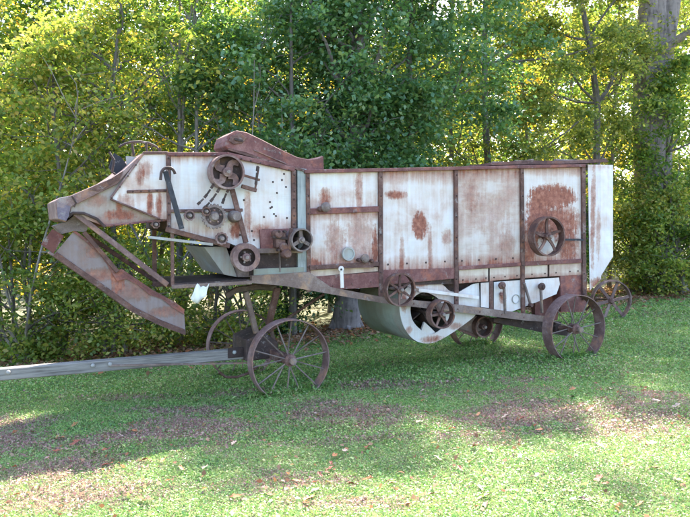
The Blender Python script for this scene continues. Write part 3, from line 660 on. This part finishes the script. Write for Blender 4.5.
# white rag hung on the platform (own thing)
def local_to_world(l): return MO + U * l.x + N * l.y + Vector((0, 0, l.z))
ragp = [(197, 283), (199, 285), (201, 287.5), (203.5, 285.8), (206, 287), (208.3, 283), (207.5, 289), (206, 296), (201.5, 299.5), (197.5, 303.5), (194, 302), (191, 299), (193.5, 292)]
rc = L(200, 292, .11)
bm = bmesh.new(); vs = []
for x, y in ragp:
    l = L(x, y, .11); w = l - rc; vs.append(bm.verts.new((w.x, 0, w.z)))
bm.faces.new(vs); bmesh.ops.triangulate(bm, faces=bm.faces[:])
bmesh.ops.subdivide_edges(bm, edges=bm.edges[:], cuts=3, use_grid_fill=True)
for v in bm.verts: v.co.y += .016 * math.sin(v.co.x * 60) + .012 * math.sin(v.co.z * 45 + v.co.x * 20)
me = bpy.data.meshes.new('white_rag'); bm.to_mesh(me); bm.free()
mm, nt, out = mat('bleached_cloth'); bsdf(nt, out, (.78, .78, .76), .9); me.materials.append(mm); me.shade_smooth()
rag = bpy.data.objects.new('white_rag', me); COL.objects.link(rag); rag.location = local_to_world(rc); rag.rotation_euler = (0, 0, TH)
s = rag.modifiers.new('solid', 'SOLIDIFY'); s.thickness = .004
tag(rag, 'torn white cloth rag hanging from the iron platform of the machine', 'rag')

# spare wheel standing in the grass behind the tail
IW = thing('iron_wheel', 'six spoked rusty iron wheel standing behind the tail of the machine', 'wheel')
yy = 12.9; xx = (611 - CX) / F * yy; iz = float(gz(xx, yy)); ir = .36
IW.location = (xx, yy, iz); IW.rotation_euler = (R(4), 0, R(8))
def part(mb, name, m, par=IW, loc=(0, 0, 0)):
    return mb.build(name, M[m], par, loc=loc, smooth=True)
part(MB().lathe([(ir, -.05), (ir, .05), (ir - .02, .05), (ir - .025, 0), (ir - .02, -.05)], (0, 0, 0), 48), 'rim', 'mauve', loc=(0, 0, ir - .02))
part(MB().lathe([(.001, -.07), (.03, -.07), (.05, -.04), (.05, .06), (.001, .06)], (0, 0, 0), 20, False), 'hub', 'rust', loc=(0, 0, ir - .02))
for i in range(6):
    a = R(60 * i + 12); d = Vector((math.cos(a), 0, math.sin(a))); MB().bar(d * .04, d * (ir - .02), .05, .02).build('spoke', M['mauve'], IW, loc=(0, -.01, ir - .02))
MB().tube([(0, 0, ir), (0, .5, ir * .8), (0, .9, 0.02)], .02).build('prop_rod', M['rust'], IW)

# ------------------------------------------------------------------ sun
SUN_AZ, SUN_EL = R(16), R(46)          # azimuth measured from +Y towards +X (sun stands beyond the wood)
sd = Vector((math.sin(SUN_AZ) * math.cos(SUN_EL), math.cos(SUN_AZ) * math.cos(SUN_EL), math.sin(SUN_EL)))
sl = bpy.data.lights.new('sun', 'SUN'); sl.energy = 5.0; sl.angle = R(.55); sl.color = (1, .93, .80)
so = bpy.data.objects.new('sun', sl); COL.objects.link(so); so.rotation_euler = (-sd).to_track_quat('-Z', 'Y').to_euler()
wd = bpy.data.worlds.new('World'); sc.world = wd; wd.use_nodes = True; nt = wd.node_tree; nt.nodes.clear()
sky = nt.nodes.new('ShaderNodeTexSky'); sky.sky_type = 'NISHITA'; sky.sun_disc = False; sky.sun_elevation = SUN_EL; sky.sun_rotation = SUN_AZ
sky.air_density = 1.0; sky.dust_density = 2.0
bg = nt.nodes.new('ShaderNodeBackground'); bg.inputs['Strength'].default_value = .15
wo = nt.nodes.new('ShaderNodeOutputWorld'); nt.links.new(sky.outputs[0], bg.inputs[0]); nt.links.new(bg.outputs[0], wo.inputs[0])
sc.view_settings.view_transform = 'Standard'; sc.view_settings.look = 'None'; sc.view_settings.gamma = 1; sc.view_settings.use_curve_mapping = False
sc.view_settings.exposure = 2.48

# ------------------------------------------------------------------ ground
def fast_mesh(name, V, quads, m, attrs=None, k=4):
    me = bpy.data.meshes.new(name); nv, nf = len(V), len(quads)
    me.vertices.add(nv); me.vertices.foreach_set('co', V.astype(np.float32).ravel())
    me.loops.add(nf * k); me.loops.foreach_set('vertex_index', quads.astype(np.int32).ravel())
    me.polygons.add(nf); me.polygons.foreach_set('loop_start', np.arange(0, nf * k, k, dtype=np.int32)); me.polygons.foreach_set('loop_total', np.full(nf, k, dtype=np.int32))
    for an, av in (attrs or {}).items():
        at = me.attributes.new(an, 'FLOAT', 'FACE'); at.data.foreach_set('value', av.astype(np.float32))
    me.update(calc_edges=True)
    if isinstance(m, (list, tuple)):
        for q in m: me.materials.append(q)
    else: me.materials.append(m)
    return me
def axis(a, b, fine, coarse):
    pts = [a]
    while pts[-1] < b:
        x = pts[-1]; st = fine if -12 < x < 24 else coarse; pts.append(x + st)
    return np.array(pts)
gx = axis(-120, 120, .25, 6); gy = axis(-120, 160, .25, 6)
X, Y = np.meshgrid(gx, gy); Z = gz(X, Y)
V = np.stack([X, Y, Z], -1).reshape(-1, 3); nx = len(gx); ny = len(gy)
I = (np.arange(ny - 1)[:, None] * nx + np.arange(nx - 1)[None]).ravel(); Q = np.stack([I, I + 1, I + nx + 1, I + nx], 1)
m_g, nt, out = mat('lawn_soil'); tc = nd(nt, 'ShaderNodeTexCoord').outputs['Object']
n1 = noise(nt, tc, .9, 5, .6); n2 = noise(nt, tc, 30, 5, .7); f = math_n(nt, 'ADD', math_n(nt, 'MULTIPLY', n1, .5), math_n(nt, 'MULTIPLY', n2, .5))
bsdf(nt, out, ramp(nt, f, [(.35, (.06, .08, .03)), (.5, (.12, .12, .06)), (.66, (.22, .17, .11))]), .95, 0, n2, .6, .03)
me = fast_mesh('ground', V, Q, m_g); me.shade_smooth()
gr = bpy.data.objects.new('ground', me); COL.objects.link(gr); gr['kind'] = 'structure'

# purple patches in ground coordinates, from where the photograph shows them
pp = []
for (px, py, rx, ry, s) in ((560, 412, 1.15, .42, 1.0), (660, 415, .6, .35, .7), (490, 417, .7, .35, .8), (600, 435, .7, .25, .6), (330, 414, .8, .22, .8), (230, 428, 1.1, .3, .9), (100, 440, .9, .35, .9), (20, 425, .7, .3, .8),
                            (370, 440, .7, .14, .7), (60, 470, .8, .3, .8), (190, 400, .9, .14, .6), (130, 490, .8, .25, .8), (350, 505, .3, .12, .8), (430, 385, .9, .2, .4), (215, 412, 1.3, .12, .6), (480, 395, 1.1, .15, .4), (345, 485, .25, .12, .5)):
    w = on_ground(px, py); pp.append((w.x, w.y, rx, ry, s))
def vnoise(x, y, s, seed):
    r = np.random.default_rng(seed); out = np.zeros_like(x)
    for i in range(7):
        a = r.uniform(0, 6.28); fr = s * r.uniform(.6, 1.9); out += np.sin((x * math.cos(a) + y * math.sin(a)) * fr + r.uniform(0, 6.28))
    return out / 7 * 1.9
def purple(x, y):
    v = np.zeros_like(x)
    for (a, b, rx, ry, s) in pp: v = np.maximum(v, s * np.exp(-(((x - a) / rx) ** 2 + ((y - b) / ry) ** 2)))
    return np.clip(v * 1.35 + .30 * vnoise(x, y, 17, 41) * (v > .05) + .55 * vnoise(x, y, 5, 3) * (v > .05) - .04 + .10 * (vnoise(x, y, 1.4, 21) > .45), 0, 1)
def edgeY(x):      # foot of the wood
    return np.interp(x, [-9, -4.8, -1.5, 0, 1.9, 4.8, 9, 15], [9.9, 10.4, 10.9, 12.2, 14.3, 17.3, 20.0, 24])
m_c, nt, out = mat('clover_leaves'); geo = nd(nt, 'ShaderNodeNewGeometry'); tc = nd(nt, 'ShaderNodeTexCoord').outputs['Object']
at = nd(nt, 'ShaderNodeAttribute'); at.attribute_name = 'purple'; ri = geo.outputs['Random Per Island']
f = math_n(nt, 'ADD', math_n(nt, 'MULTIPLY', ri, .6), math_n(nt, 'MULTIPLY', noise(nt, tc, 1.3, 6, .65), .55))
green = ramp(nt, f, [(.25, (.08, .18, .05)), (.45, (.16, .35, .07)), (.62, (.26, .44, .09)), (.78, (.38, .44, .15)), (.92, (.44, .37, .22))])
purp = ramp(nt, ri, [(.1, (.25, .12, .12)), (.4, (.42, .22, .20)), (.62, (.55, .36, .29)), (.78, (.20, .31, .09))])
sel = math_n(nt, 'GREATER_THAN', at.outputs['Fac'], math_n(nt, 'FRACT', math_n(nt, 'MULTIPLY', ri, 17.3)))
c = mixc(nt, sel, green, purp)
d = nt.nodes.new('ShaderNodeBsdfDiffuse'); nt.links.new(c, d.inputs[0]); t = nt.nodes.new('ShaderNodeBsdfTranslucent'); nt.links.new(c, t.inputs[0])
gl = nt.nodes.new('ShaderNodeBsdfGlossy'); gl.inputs['Roughness'].default_value = .45
a_ = nt.nodes.new('ShaderNodeMixShader'); a_.inputs[0].default_value = .35; nt.links.new(d.outputs[0], a_.inputs[1]); nt.links.new(t.outputs[0], a_.inputs[2])
b_ = nt.nodes.new('ShaderNodeMixShader'); b_.inputs[0].default_value = .06; nt.links.new(a_.outputs[0], b_.inputs[1]); nt.links.new(gl.outputs[0], b_.inputs[2]); nt.links.new(b_.outputs[0], out.inputs['Surface'])
def leaf_quads(C, size, tilt, width=.7, droop=None, upright=False):
    """kite quads at centres C; tilt = 0 flat .. 1 any direction"""
    n = len(C); nrm = rng.normal(size=(n, 3)) * tilt; nrm[:, 2] += 1.0 if not upright else 0
    nrm /= np.linalg.norm(nrm, axis=1)[:, None] + 1e-9
    a = rng.normal(size=(n, 3)); a -= nrm * np.sum(a * nrm, 1)[:, None]; a /= np.linalg.norm(a, axis=1)[:, None] + 1e-9
    b = np.cross(nrm, a); s = (size * rng.uniform(.65, 1.3, n))[:, None]
    fold = nrm * s * .12
    v0 = C - a * s * .5; v2 = C + a * s * .5; v1 = C - a * s * .05 + b * s * width * .5 + fold; v3 = C - a * s * .05 - b * s * width * .5 + fold
    V = np.stack([v0, v1, v2, v3], 1).reshape(-1, 3); Q = np.arange(n * 4).reshape(n, 4); return V, Q
def cover(name, y0, y1, dens, size, hmax):
    area_x0 = lambda y: -.52 * y - 1.6; N_ = int(dens * (y1 - y0) * (1.04 * (y0 + y1) / 2 + 3.2))
    y = rng.uniform(y0, y1, N_); x = rng.uniform(-1, 1, N_) * (.52 * y + 1.6)
    keep = (y < edgeY(x) + .6); x = x[keep]; y = y[keep]
    hh = hmax * (1 + .5 * np.maximum(0, vnoise(x, y, 9, 31))) * (.3 + .7 * np.clip(.5 + .5 * vnoise(x, y, 2.2, 5), 0, 1))
    # scruffier height further under the machine and by the wood
    z = gz(x, y) + rng.uniform(.1, 1, len(x)) ** .8 * hh
    C = np.stack([x, y, z], 1); return C, purple(x, y)
allV, allQ, allP = [], [], []; off = 0
for (y0, y1, dens, size, hm, tilt, wd_) in ((3.6, 5.6, 8500, .0135, .035, .55, .8), (5.6, 7.6, 6000, .0165, .045, .55, .8), (7.6, 11.5, 2600, .024, .07, .65, .75), (11.5, 16, 1100, .038, .08, .65, .7), (16, 22, 450, .06, .08, .7, .7),
                               (3.6, 6.0, 5200, .050, .034, 1.8, .055), (6.0, 9.0, 3000, .060, .05, 1.8, .06), (9, 13, 800, .085, .07, 1.6, .08), (3.6, 9.0, 60, .036, .05, .6, .6)):
    C, P = cover('c', y0, y1, dens, size, hm); Vq, Qq = leaf_quads(C, size, tilt, wd_)
    allV.append(Vq); allQ.append(Qq + off); allP.append(P); off += len(Vq)
for (lx, ly) in ((fw.x, 0), (rw.x, 0), (fw.x, 1.6), (rw.x - .30, 1.6)):
    c_ = MO + U * lx + N * ly; n_ = 900
    dx = rng.normal(0, .22, n_); dy = rng.normal(0, .07, n_); x = c_.x + U.x * dx + N.x * dy; y = c_.y + U.y * dx + N.y * dy
    C = np.stack([x, y, gz(x, y) + rng.uniform(.01, .085, n_)], 1); Vq, Qq = leaf_quads(C, .05, 1.2, .25)
    allV.append(Vq); allQ.append(Qq + off); allP.append(np.zeros(n_)); off += len(Vq)
me = fast_mesh('ground_cover', np.concatenate(allV), np.concatenate(allQ), m_c, {'purple': np.concatenate(allP)})
gc = bpy.data.objects.new('ground_cover', me); COL.objects.link(gc); tag(gc, 'low green clover and weeds with purple patches covering the lawn', 'ground cover'); gc['kind'] = 'stuff'

# fallen leaves: litter (stuff) and the large ones singly
def litter_mat(name, stops):
    m, nt, out = mat(name); geo = nd(nt, 'ShaderNodeNewGeometry')
    c = ramp(nt, geo.outputs['Random Per Island'], stops)
    d = nt.nodes.new('ShaderNodeBsdfDiffuse'); nt.links.new(c, d.inputs[0]); t = nt.nodes.new('ShaderNodeBsdfTranslucent'); nt.links.new(c, t.inputs[0])
    a_ = nt.nodes.new('ShaderNodeMixShader'); a_.inputs[0].default_value = .25; nt.links.new(d.outputs[0], a_.inputs[1]); nt.links.new(t.outputs[0], a_.inputs[2]); nt.links.new(a_.outputs[0], out.inputs['Surface']); return m
lm = litter_mat('litter', [(.0, (.20, .10, .06)), (.35, (.34, .20, .13)), (.6, (.42, .30, .22)), (.85, (.36, .13, .06)), (1, (.5, .36, .15))])
N1 = 5200; y = rng.uniform(3.6, 12, N1); x = rng.uniform(-1, 1, N1) * (.52 * y + 1.5)
k_ = rng.uniform(0, 1, N1) < (.35 + .5 * vnoise(x, y, 1.7, 9) + .6 * purple(x, y)); x = x[k_]; y = y[k_]
C1 = np.stack([x, y, gz(x, y) + .03], 1); V1, Q1 = leaf_quads(C1, .038, .5, .7)
N2 = 19000; x = np.concatenate([rng.uniform(-9, 15, 14000), rng.uniform(3.5, 10, 5000)]); y = edgeY(x) + rng.normal(.35, .75, N2) - np.where(np.arange(N2) >= 14000, rng.uniform(.2, 2.2, N2), 0); C2 = np.stack([x, y, gz(x, y) + .05 + rng.uniform(0, .03, N2)], 1); V2, Q2 = leaf_quads(C2, .085, .5, .6)
me = fast_mesh('leaf_litter', np.concatenate([V1, V2]), np.concatenate([Q1, Q2 + len(V1)]), lm)
o = bpy.data.objects.new('leaf_litter', me); COL.objects.link(o); tag(o, 'litter of small brown fallen leaves in the clover and along the foot of the wood', 'leaf litter'); o['kind'] = 'stuff'
def big_leaf(name, col, lobes):
    pts = []
    n = 22
    for i in range(n):
        a = 2 * math.pi * i / n; r = .5 * (abs(math.cos(a)) ** .5 * .6 + .4) * (1 + .22 * math.cos(a * lobes)); pts.append((r * math.cos(a), r * .62 * math.sin(a)))
    bm = bmesh.new(); c0 = bm.verts.new((0, 0, -.03)); vs = [bm.verts.new((x, y, .10 * abs(y) * 2 + .06 * math.sin(x * 5) + random.uniform(-.02, .04))) for x, y in pts]
    for i in range(n): bm.faces.new((c0, vs[i], vs[(i + 1) % n]))
    st = [bm.verts.new(q) for q in ((-.45, .012, 0), (-.45, -.012, 0), (-.72, -.008, .05), (-.72, .008, .05))]; bm.faces.new(st)
    me = bpy.data.meshes.new(name); bm.to_mesh(me); bm.free(); me.shade_smooth()
    m, nt, out = mat(name + '_' + 'dry'); tc = nd(nt, 'ShaderNodeTexCoord').outputs['Object']
    bsdf(nt, out, ramp(nt, noise(nt, tc, 4, 5, .6), [(.3, tuple(c * .55 for c in col)), (.55, col), (.75, tuple(min(1, c * 1.3) for c in col))]), .6); me.materials.append(m)
    return me
LK = [('rust red', big_leaf('fallen_leaf', (.30, .085, .045), 5)), ('pale tan', big_leaf('fallen_leaf', (.46, .32, .24), 6)), ('orange brown', big_leaf('fallen_leaf', (.42, .16, .06), 7)), ('dark brown', big_leaf('fallen_leaf', (.13, .07, .055), 5))]
spots = [(163, 465, 2), (393, 488, 2), (433, 499, 0), (296, 486, 2), (234, 447, 1), (353, 489, 0), (75, 447, 0), (120, 448, 1), (57, 455, 0), (95, 457, 1), (235, 502, 2), (345, 455, 1), (520, 461, 1), (528, 465, 3), (490, 455, 1), (480, 493, 3), (484, 502, 1), (600, 450, 1), (590, 413, 2), (540, 434, 2), (565, 412, 2),
         (615, 425, 1), (650, 448, 1), (690, 480, 2), (560, 484, 2), (460, 473, 0), (428, 416, 0), (357, 414, 0), (388, 413, 1), (275, 462, 2), (270, 500, 0), (150, 505, 2), (134, 435, 2), (640, 510, 2), (505, 420, 1), (610, 392, 1), (388, 400, 1), (655, 473, 0), (625, 470, 2), (585, 505, 3), (405, 510, 2), (15, 500, 2), (35, 505, 0), (205, 472, 1)]
for _ in range(60): spots.append((random.uniform(5, 685), random.uniform(385, 512), random.randrange(4)))
for i, (px, py, kd) in enumerate(spots):
    w = on_ground(px, py); o = bpy.data.objects.new('fallen_leaf', LK[kd][1]); COL.objects.link(o)
    o.location = (w.x, w.y, w.z + .035); s = random.uniform(.045, .085); o.scale = (s, s, s); o.rotation_euler = (random.uniform(-.35, .35), random.uniform(-.35, .35), random.uniform(0, 6.28))
    tag(o, f'{LK[kd][0]} fallen leaf lying on the clover', 'leaf', f'{LK[kd][0]} fallen leaves scattered on the lawn')

# ------------------------------------------------------------------ trees
def bend(p0, p1, n, amp):
    p0 = Vector(p0); p1 = Vector(p1); d = p1 - p0; L_ = d.length; out_ = []
    o1 = Vector((random.gauss(0, 1), random.gauss(0, 1), random.gauss(0, .5))) * amp * L_; o2 = Vector((random.gauss(0, 1), random.gauss(0, 1), random.gauss(0, .5))) * amp * L_ * .5
    for i in range(n + 1):
        t = i / n; out_.append(p0 + d * t + o1 * math.sin(math.pi * t) + o2 * math.sin(2 * math.pi * t))
    return out_
TREES = 0
def tree(name, label, X_, Y_, h, rad, z0, kind, nleaf, lsize, tr=.07, clumps=60, cr=.42, lean=(0, 0), group=None, cat='tree', bark='bark', stems=1, shell=.5, seed=0):
    """tapered trunk(s) with limbs reaching the leaf clumps; crown of leaf sized faces"""
    global TREES; TREES += 1; random.seed(1000 + TREES * 17 + seed); r = np.random.default_rng(500 + TREES)
    base = Vector((X_, Y_, float(gz(X_, Y_)) - .05)); T = thing(name, label, cat, base, 0, group)
    # clump centres in an uneven ellipsoid
    cl = []
    while len(cl) < clumps:
        v = r.normal(size=3); v /= np.linalg.norm(v); q = r.uniform(0, 1) ** (1 / 3) * (1 - shell) + shell * r.uniform(.75, 1.05)
        p_ = v * q; zz = z0 + (h - z0) * (p_[2] * .5 + .5)
        taper = 1.0 - .35 * max(0, p_[2])
        wob = 1 + .22 * math.sin(3 * math.atan2(v[1], v[0]) + X_) + .15 * math.sin(5 * v[2] + Y_)
        cl.append((p_[0] * rad * taper * wob + lean[0] * zz / h, p_[1] * rad * .8 * taper * wob + lean[1] * zz / h, zz))
    cl = np.array(cl)
    mb = MB(); trunks = []
    for s_ in range(stems):
        top = Vector((lean[0] * .92 + random.uniform(-.2, .2) * rad * (stems > 1), lean[1] * .92, h * .9)); b0 = Vector((random.uniform(-.15, .15) * (stems > 1) * 2, random.uniform(-.1, .1) * (stems > 1), 0))
        pts = bend(b0, top, 9, .025); rr = [tr * (1.35 if i == 0 else 1) * (1 - .82 * i / 9) + .008 for i in range(10)]
        mb.tube(pts, rr, 10 if tr > .12 else 7); trunks.append(pts)
        if tr > .15:
            for q in range(7):
                a_ = 2 * math.pi * q / 7 + random.uniform(-.3, .3); e = Vector((math.cos(a_), math.sin(a_), 0)); rt = tr * random.uniform(.30, .45)
                mb.tube([b0 + e * tr * .55 + Vector((0, 0, tr * 3.2)), b0 + e * tr * .85 + Vector((0, 0, tr * 1.3)), b0 + e * tr * 1.35 + Vector((0, 0, tr * .3)), b0 + e * tr * 2.1 + Vector((0, 0, -.03))], [rt * .7, rt, rt, rt * .5], 7)
    lim = r.permutation(clumps)[:min(clumps, 26)]
    for i in lim:
        c = Vector(cl[i]); pts = trunks[i % stems]; tgt = min(pts, key=lambda q: abs(q.z - max(.25 * h, c.z - .35 * rad - .3)))
        w_ = bend(tgt, c, 5, .07); r0 = tr * (.24 if kind == 'holly' else .34); mb.tube(w_, [r0 * (1 - .8 * j / 5) + .004 for j in range(6)], 5)
        for _ in range(2):
            q = w_[random.choice((2, 3, 4))]; e = q + Vector((random.gauss(0, 1), random.gauss(0, 1), random.gauss(.3, .8))) * cr * .9; mb.tube(bend(q, e, 3, .08), [.009, .007, .005, .003], 4)
    mb.build('trunk', M[bark], T, smooth=True)
    # leaves
    wgt = r.uniform(.5, 1.6, clumps); wgt /= wgt.sum(); idx = r.choice(clumps, nleaf, p=wgt)
    sz = cr * r.uniform(.6, 1.35, clumps)
    ns = 16; sd_ = r.normal(size=(clumps, ns, 3)) * np.array([1, 1, .5]); sd_ /= np.linalg.norm(sd_, axis=2)[..., None]
    k2 = r.integers(0, ns, nleaf); t_ = r.uniform(.05, 1.25, nleaf); dv = sd_[idx, k2]
    off_ = dv * (t_ * sz[idx])[:, None]; off_[:, 2] -= .28 * t_ ** 2 * sz[idx]
    off_ += r.normal(size=(nleaf, 3)) * (.05 + .10 * (r.uniform(size=nleaf) < .35))[:, None] * np.array([1, 1, .6]) * (lsize / .08)
    C = cl[idx] + off_; C[:, 2] = np.maximum(C[:, 2], .03)
    Vq, Qq = leaf_quads(C, lsize, .75, .62)
    me = fast_mesh('crown', Vq, Qq, LM[kind]); o = bpy.data.objects.new('crown', me); COL.objects.link(o); o.parent = T
    return T
def wx(px, Y_): return (px - CX) / F * Y_
# --- front row, each singled out
T_ = tree
T_('slim_tree', 'slim yellow green tree with a thin grey trunk left of the feeder head', wx(58, 11.0), 11.0, 5.2, 1.25, 1.2, 'maple', 11000, .08, .045, 60, .40)
T_('leafy_shrub', 'bright green leafy shrub beside the lower chute at the left edge', wx(20, 10.6), 10.6, 2.3, 1.2, .0, 'maple', 10000, .07, .03, 50, .34, cat='shrub', stems=3)
T_('leafy_shrub', 'green shrub behind the lower chute above the wooden tongue', wx(120, 10.9), 10.9, 1.75, 1.1, .0, 'maple', 9000, .065, .03, 46, .32, cat='shrub', stems=3)
T_('leafy_shrub', 'olive shrub seen through the far front wheel', wx(225, 11.5), 11.5, 1.7, 1.1, .0, 'maple', 8000, .065, .03, 40, .32, cat='shrub', stems=3)
T_('slim_tree', 'spindly tree with yellowing leaves rising above the feeder head', wx(125, 12.0), 12.0, 6.2, 1.5, 1.4, 'maple', 11000, .083, .05, 64, .42)
T_('slim_tree', 'multi stemmed tree with bare grey twigs above the big drive pulley', wx(190, 12.2), 12.2, 6.4, 1.3, 1.8, 'green', 8000, .075, .045, 44, .36, stems=3, bark='twig')
T_('holly_tree', 'dense dark green broadleaf tree behind the return chute', wx(292, 12.3), 12.3, 6.5, 1.75, 1.35, 'holly', 34000, .085, .06, 100, .46)
T_('holly_tree', 'dark green evergreen tree with drooping side above the patched sheets', wx(412, 13.6), 13.6, 8.7, 2.0, 1.5, 'holly', 36000, .088, .08, 110, .48)
T_('big_tree', 'thick grey trunk standing behind the machine under its front sill', wx(346, 13.0), 13.0, 8.0, 1.6, 1.9, 'holly', 13000, .085, .21, 50, .46, bark='barkbig')
T_('loose_tree', 'loose light olive tree above the brown stained sheet', wx(500, 16.4), 16.4, 13.2, 2.0, 1.0, 'loose', 30000, .09, .09, 80, .5)
T_('loose_tree', 'hazy yellow green tree above the tail of the machine', wx(570, 17.6), 17.6, 14.8, 2.1, 1.0, 'loose', 32000, .092, .09, 80, .52)
T_('big_tree', 'massive vine wrapped grey trunk at the upper right', wx(655, 18.4), 18.4, 15.0, 2.6, 5.2, 'loose', 12000, .095, .40, 50, .55, bark='barkpale', lean=(.3, .2), stems=3)
T_('vine_tree', 'leafy vine tangle climbing below the massive grey trunk', wx(668, 17.9), 17.9, 5.8, 1.4, .3, 'green', 15000, .09, .08, 54, .45)
T_('leafy_shrub', 'shadowed thicket right of the white tail sheet', wx(640, 17.9), 17.9, 3.0, 1.25, .1, 'loose', 11000, .08, .04, 46, .38, cat='shrub', stems=4)
T_('leafy_shrub', 'pale green bush covering the foot of the massive grey trunk', wx(672, 17.2), 17.2, 2.6, 1.1, .05, 'maple', 9000, .085, .04, 40, .38, cat='shrub', stems=3)
T_('leafy_shrub', 'dark thicket at the right edge of the picture', wx(705, 19.2), 19.2, 3.4, 1.5, .1, 'holly', 14000, .085, .04, 50, .40, cat='shrub', stems=4)
T_('leafy_shrub', 'thicket behind the shoe and near rear wheel', wx(545, 17.6), 17.6, 2.8, 1.4, .1, 'green', 12000, .085, .04, 44, .4, cat='shrub', stems=4)
T_('leafy_shrub', 'low dark thicket seen under the fan housing', wx(440, 15.4), 15.4, 2.4, 1.3, .05, 'holly', 10000, .08, .04, 40, .38, cat='shrub', stems=4)
T_('leafy_shrub', 'dark green thicket between the front bolster legs and the thick trunk', wx(290, 13.0), 13.0, 2.3, 1.2, .0, 'holly', 12000, .075, .03, 44, .34, cat='shrub', stems=4)
T_('holly_tree', 'tall dark evergreen crown filling the top centre between the two nearer dark crowns', wx(355, 14.8), 14.8, 9.1, 2.2, 1.8, 'holly', 30000, .09, .08, 100, .5)
# bare twiggy saplings
def bare(label, X_, Y_, h, n):
    random.seed(int(X_ * 100)); base = Vector((X_, Y_, float(gz(X_, Y_)) - .03)); mb = MB()
    for i in range(n):
        a = random.uniform(-1, 1); tip = Vector((a * h * .42, random.uniform(-.4, .3), h * random.uniform(.7, 1)))
        st = bend((random.uniform(-.1, .1), 0, 0), tip, 8, .07); mb.tube(st, [.020 * (1 - .85 * j / 8) + .003 for j in range(9)], 5)
        for _ in range(6):
            q = st[random.randrange(3, 8)]; e = q + Vector((random.gauss(0, .45), random.gauss(0, .25), random.uniform(.1, .8))); mb.tube(bend(q, e, 4, .08), [.008, .007, .005, .004, .003], 4)
    o = mb.build('bare_sapling', M['twig'], None, loc=base, smooth=True); tag(o, label, 'sapling')
bare('leafless grey twiggy sapling rising behind the front top rail', wx(175, 11.6), 11.6, 4.6, 7)
bare('leafless pale sapling at the far left edge', wx(25, 10.4), 10.4, 4.2, 4)
bare('thin bare stems left of the holly tree', wx(240, 12.3), 12.3, 5.6, 4)
# --- back rows
G2 = 'trees filling the wood behind'
lab = {'gold': 'golden leaved tree deep in the wood', 'loose': 'olive tree deep in the wood', 'maple': 'yellow green tree deep in the wood', 'green': 'mid green tree deep in the wood', 'holly': 'dark tree deep in the wood'}
def back(px, Y_, h, rad, kind, n, ls, z0=1.0, tr=.12):
    T_(kind == 'holly' and 'dark_tree' or 'wood_tree', lab[kind], wx(px, Y_), Y_, h, rad, z0, kind, n, ls, tr, 60, .62, group=lab[kind].replace('tree', 'trees'))
HT = lambda px, Y_: max(4.6, (Y_ - 6.3) * 1.03 + (3.6 if px > 420 else -.2))
for (px, Y_, rad, kind) in ((-110, 11.5, 1.8, 'maple'), (-60, 13.5, 2.0, 'green'), (0, 13.8, 1.9, 'maple'), (80, 14.6, 1.9, 'green'), (150, 15.0, 1.9, 'maple'), (225, 15.6, 1.9, 'maple'), (330, 16.8, 2.3, 'green'),
                            (455, 18.2, 2.2, 'maple'), (540, 19.8, 2.4, 'green'), (610, 20.5, 2.3, 'loose'), (720, 21.0, 2.6, 'loose'), (790, 21.5, 2.8, 'green')):
    back(px, Y_, HT(px, Y_) * random.uniform(.9, 1.02), rad, kind, 12000, .095, .5, .045)
for (px, Y_, rad, kind) in ((-140, 17, 3, 'green'), (-40, 18, 2.8, 'gold'), (50, 19, 2.8, 'gold'), (130, 20, 2.8, 'maple'), (210, 20.5, 2.8, 'gold'), (300, 21.5, 3, 'maple'), (390, 22.5, 3, 'gold'), (480, 23.5, 3, 'maple'), (570, 25, 3.2, 'gold'), (660, 26, 3.2, 'maple'), (740, 27, 3.2, 'green'), (840, 27, 3.2, 'green')):
    back(px, Y_, min(18, HT(px, Y_)) * random.uniform(.9, 1.02), rad, kind, 9500, .13, .5, .06)
for (px, kind) in ((-150, 'green'), (-70, 'loose'), (-10, 'maple'), (60, 'gold'), (120, 'loose'), (180, 'green'), (240, 'gold'), (300, 'green'), (360, 'loose'), (420, 'green'), (480, 'maple'), (540, 'loose'), (590, 'green'), (640, 'loose'), (700, 'maple'), (760, 'green'), (830, 'loose'), (900, 'green')):
    Y_ = 31 + (px % 7); back(px, Y_, random.uniform(9.5, 12.5), 2.9, kind, 7500, .20, .2, .1)
for (px, kind) in ((-190, 'green'), (-90, 'holly'), (10, 'green'), (110, 'loose'), (210, 'green'), (310, 'holly'), (410, 'loose'), (510, 'green'), (610, 'holly'), (710, 'green'), (810, 'loose'), (910, 'green')):
    back(px, 40, random.uniform(12.5, 15.5), 4.6, kind, 8000, .30, .2, .14)
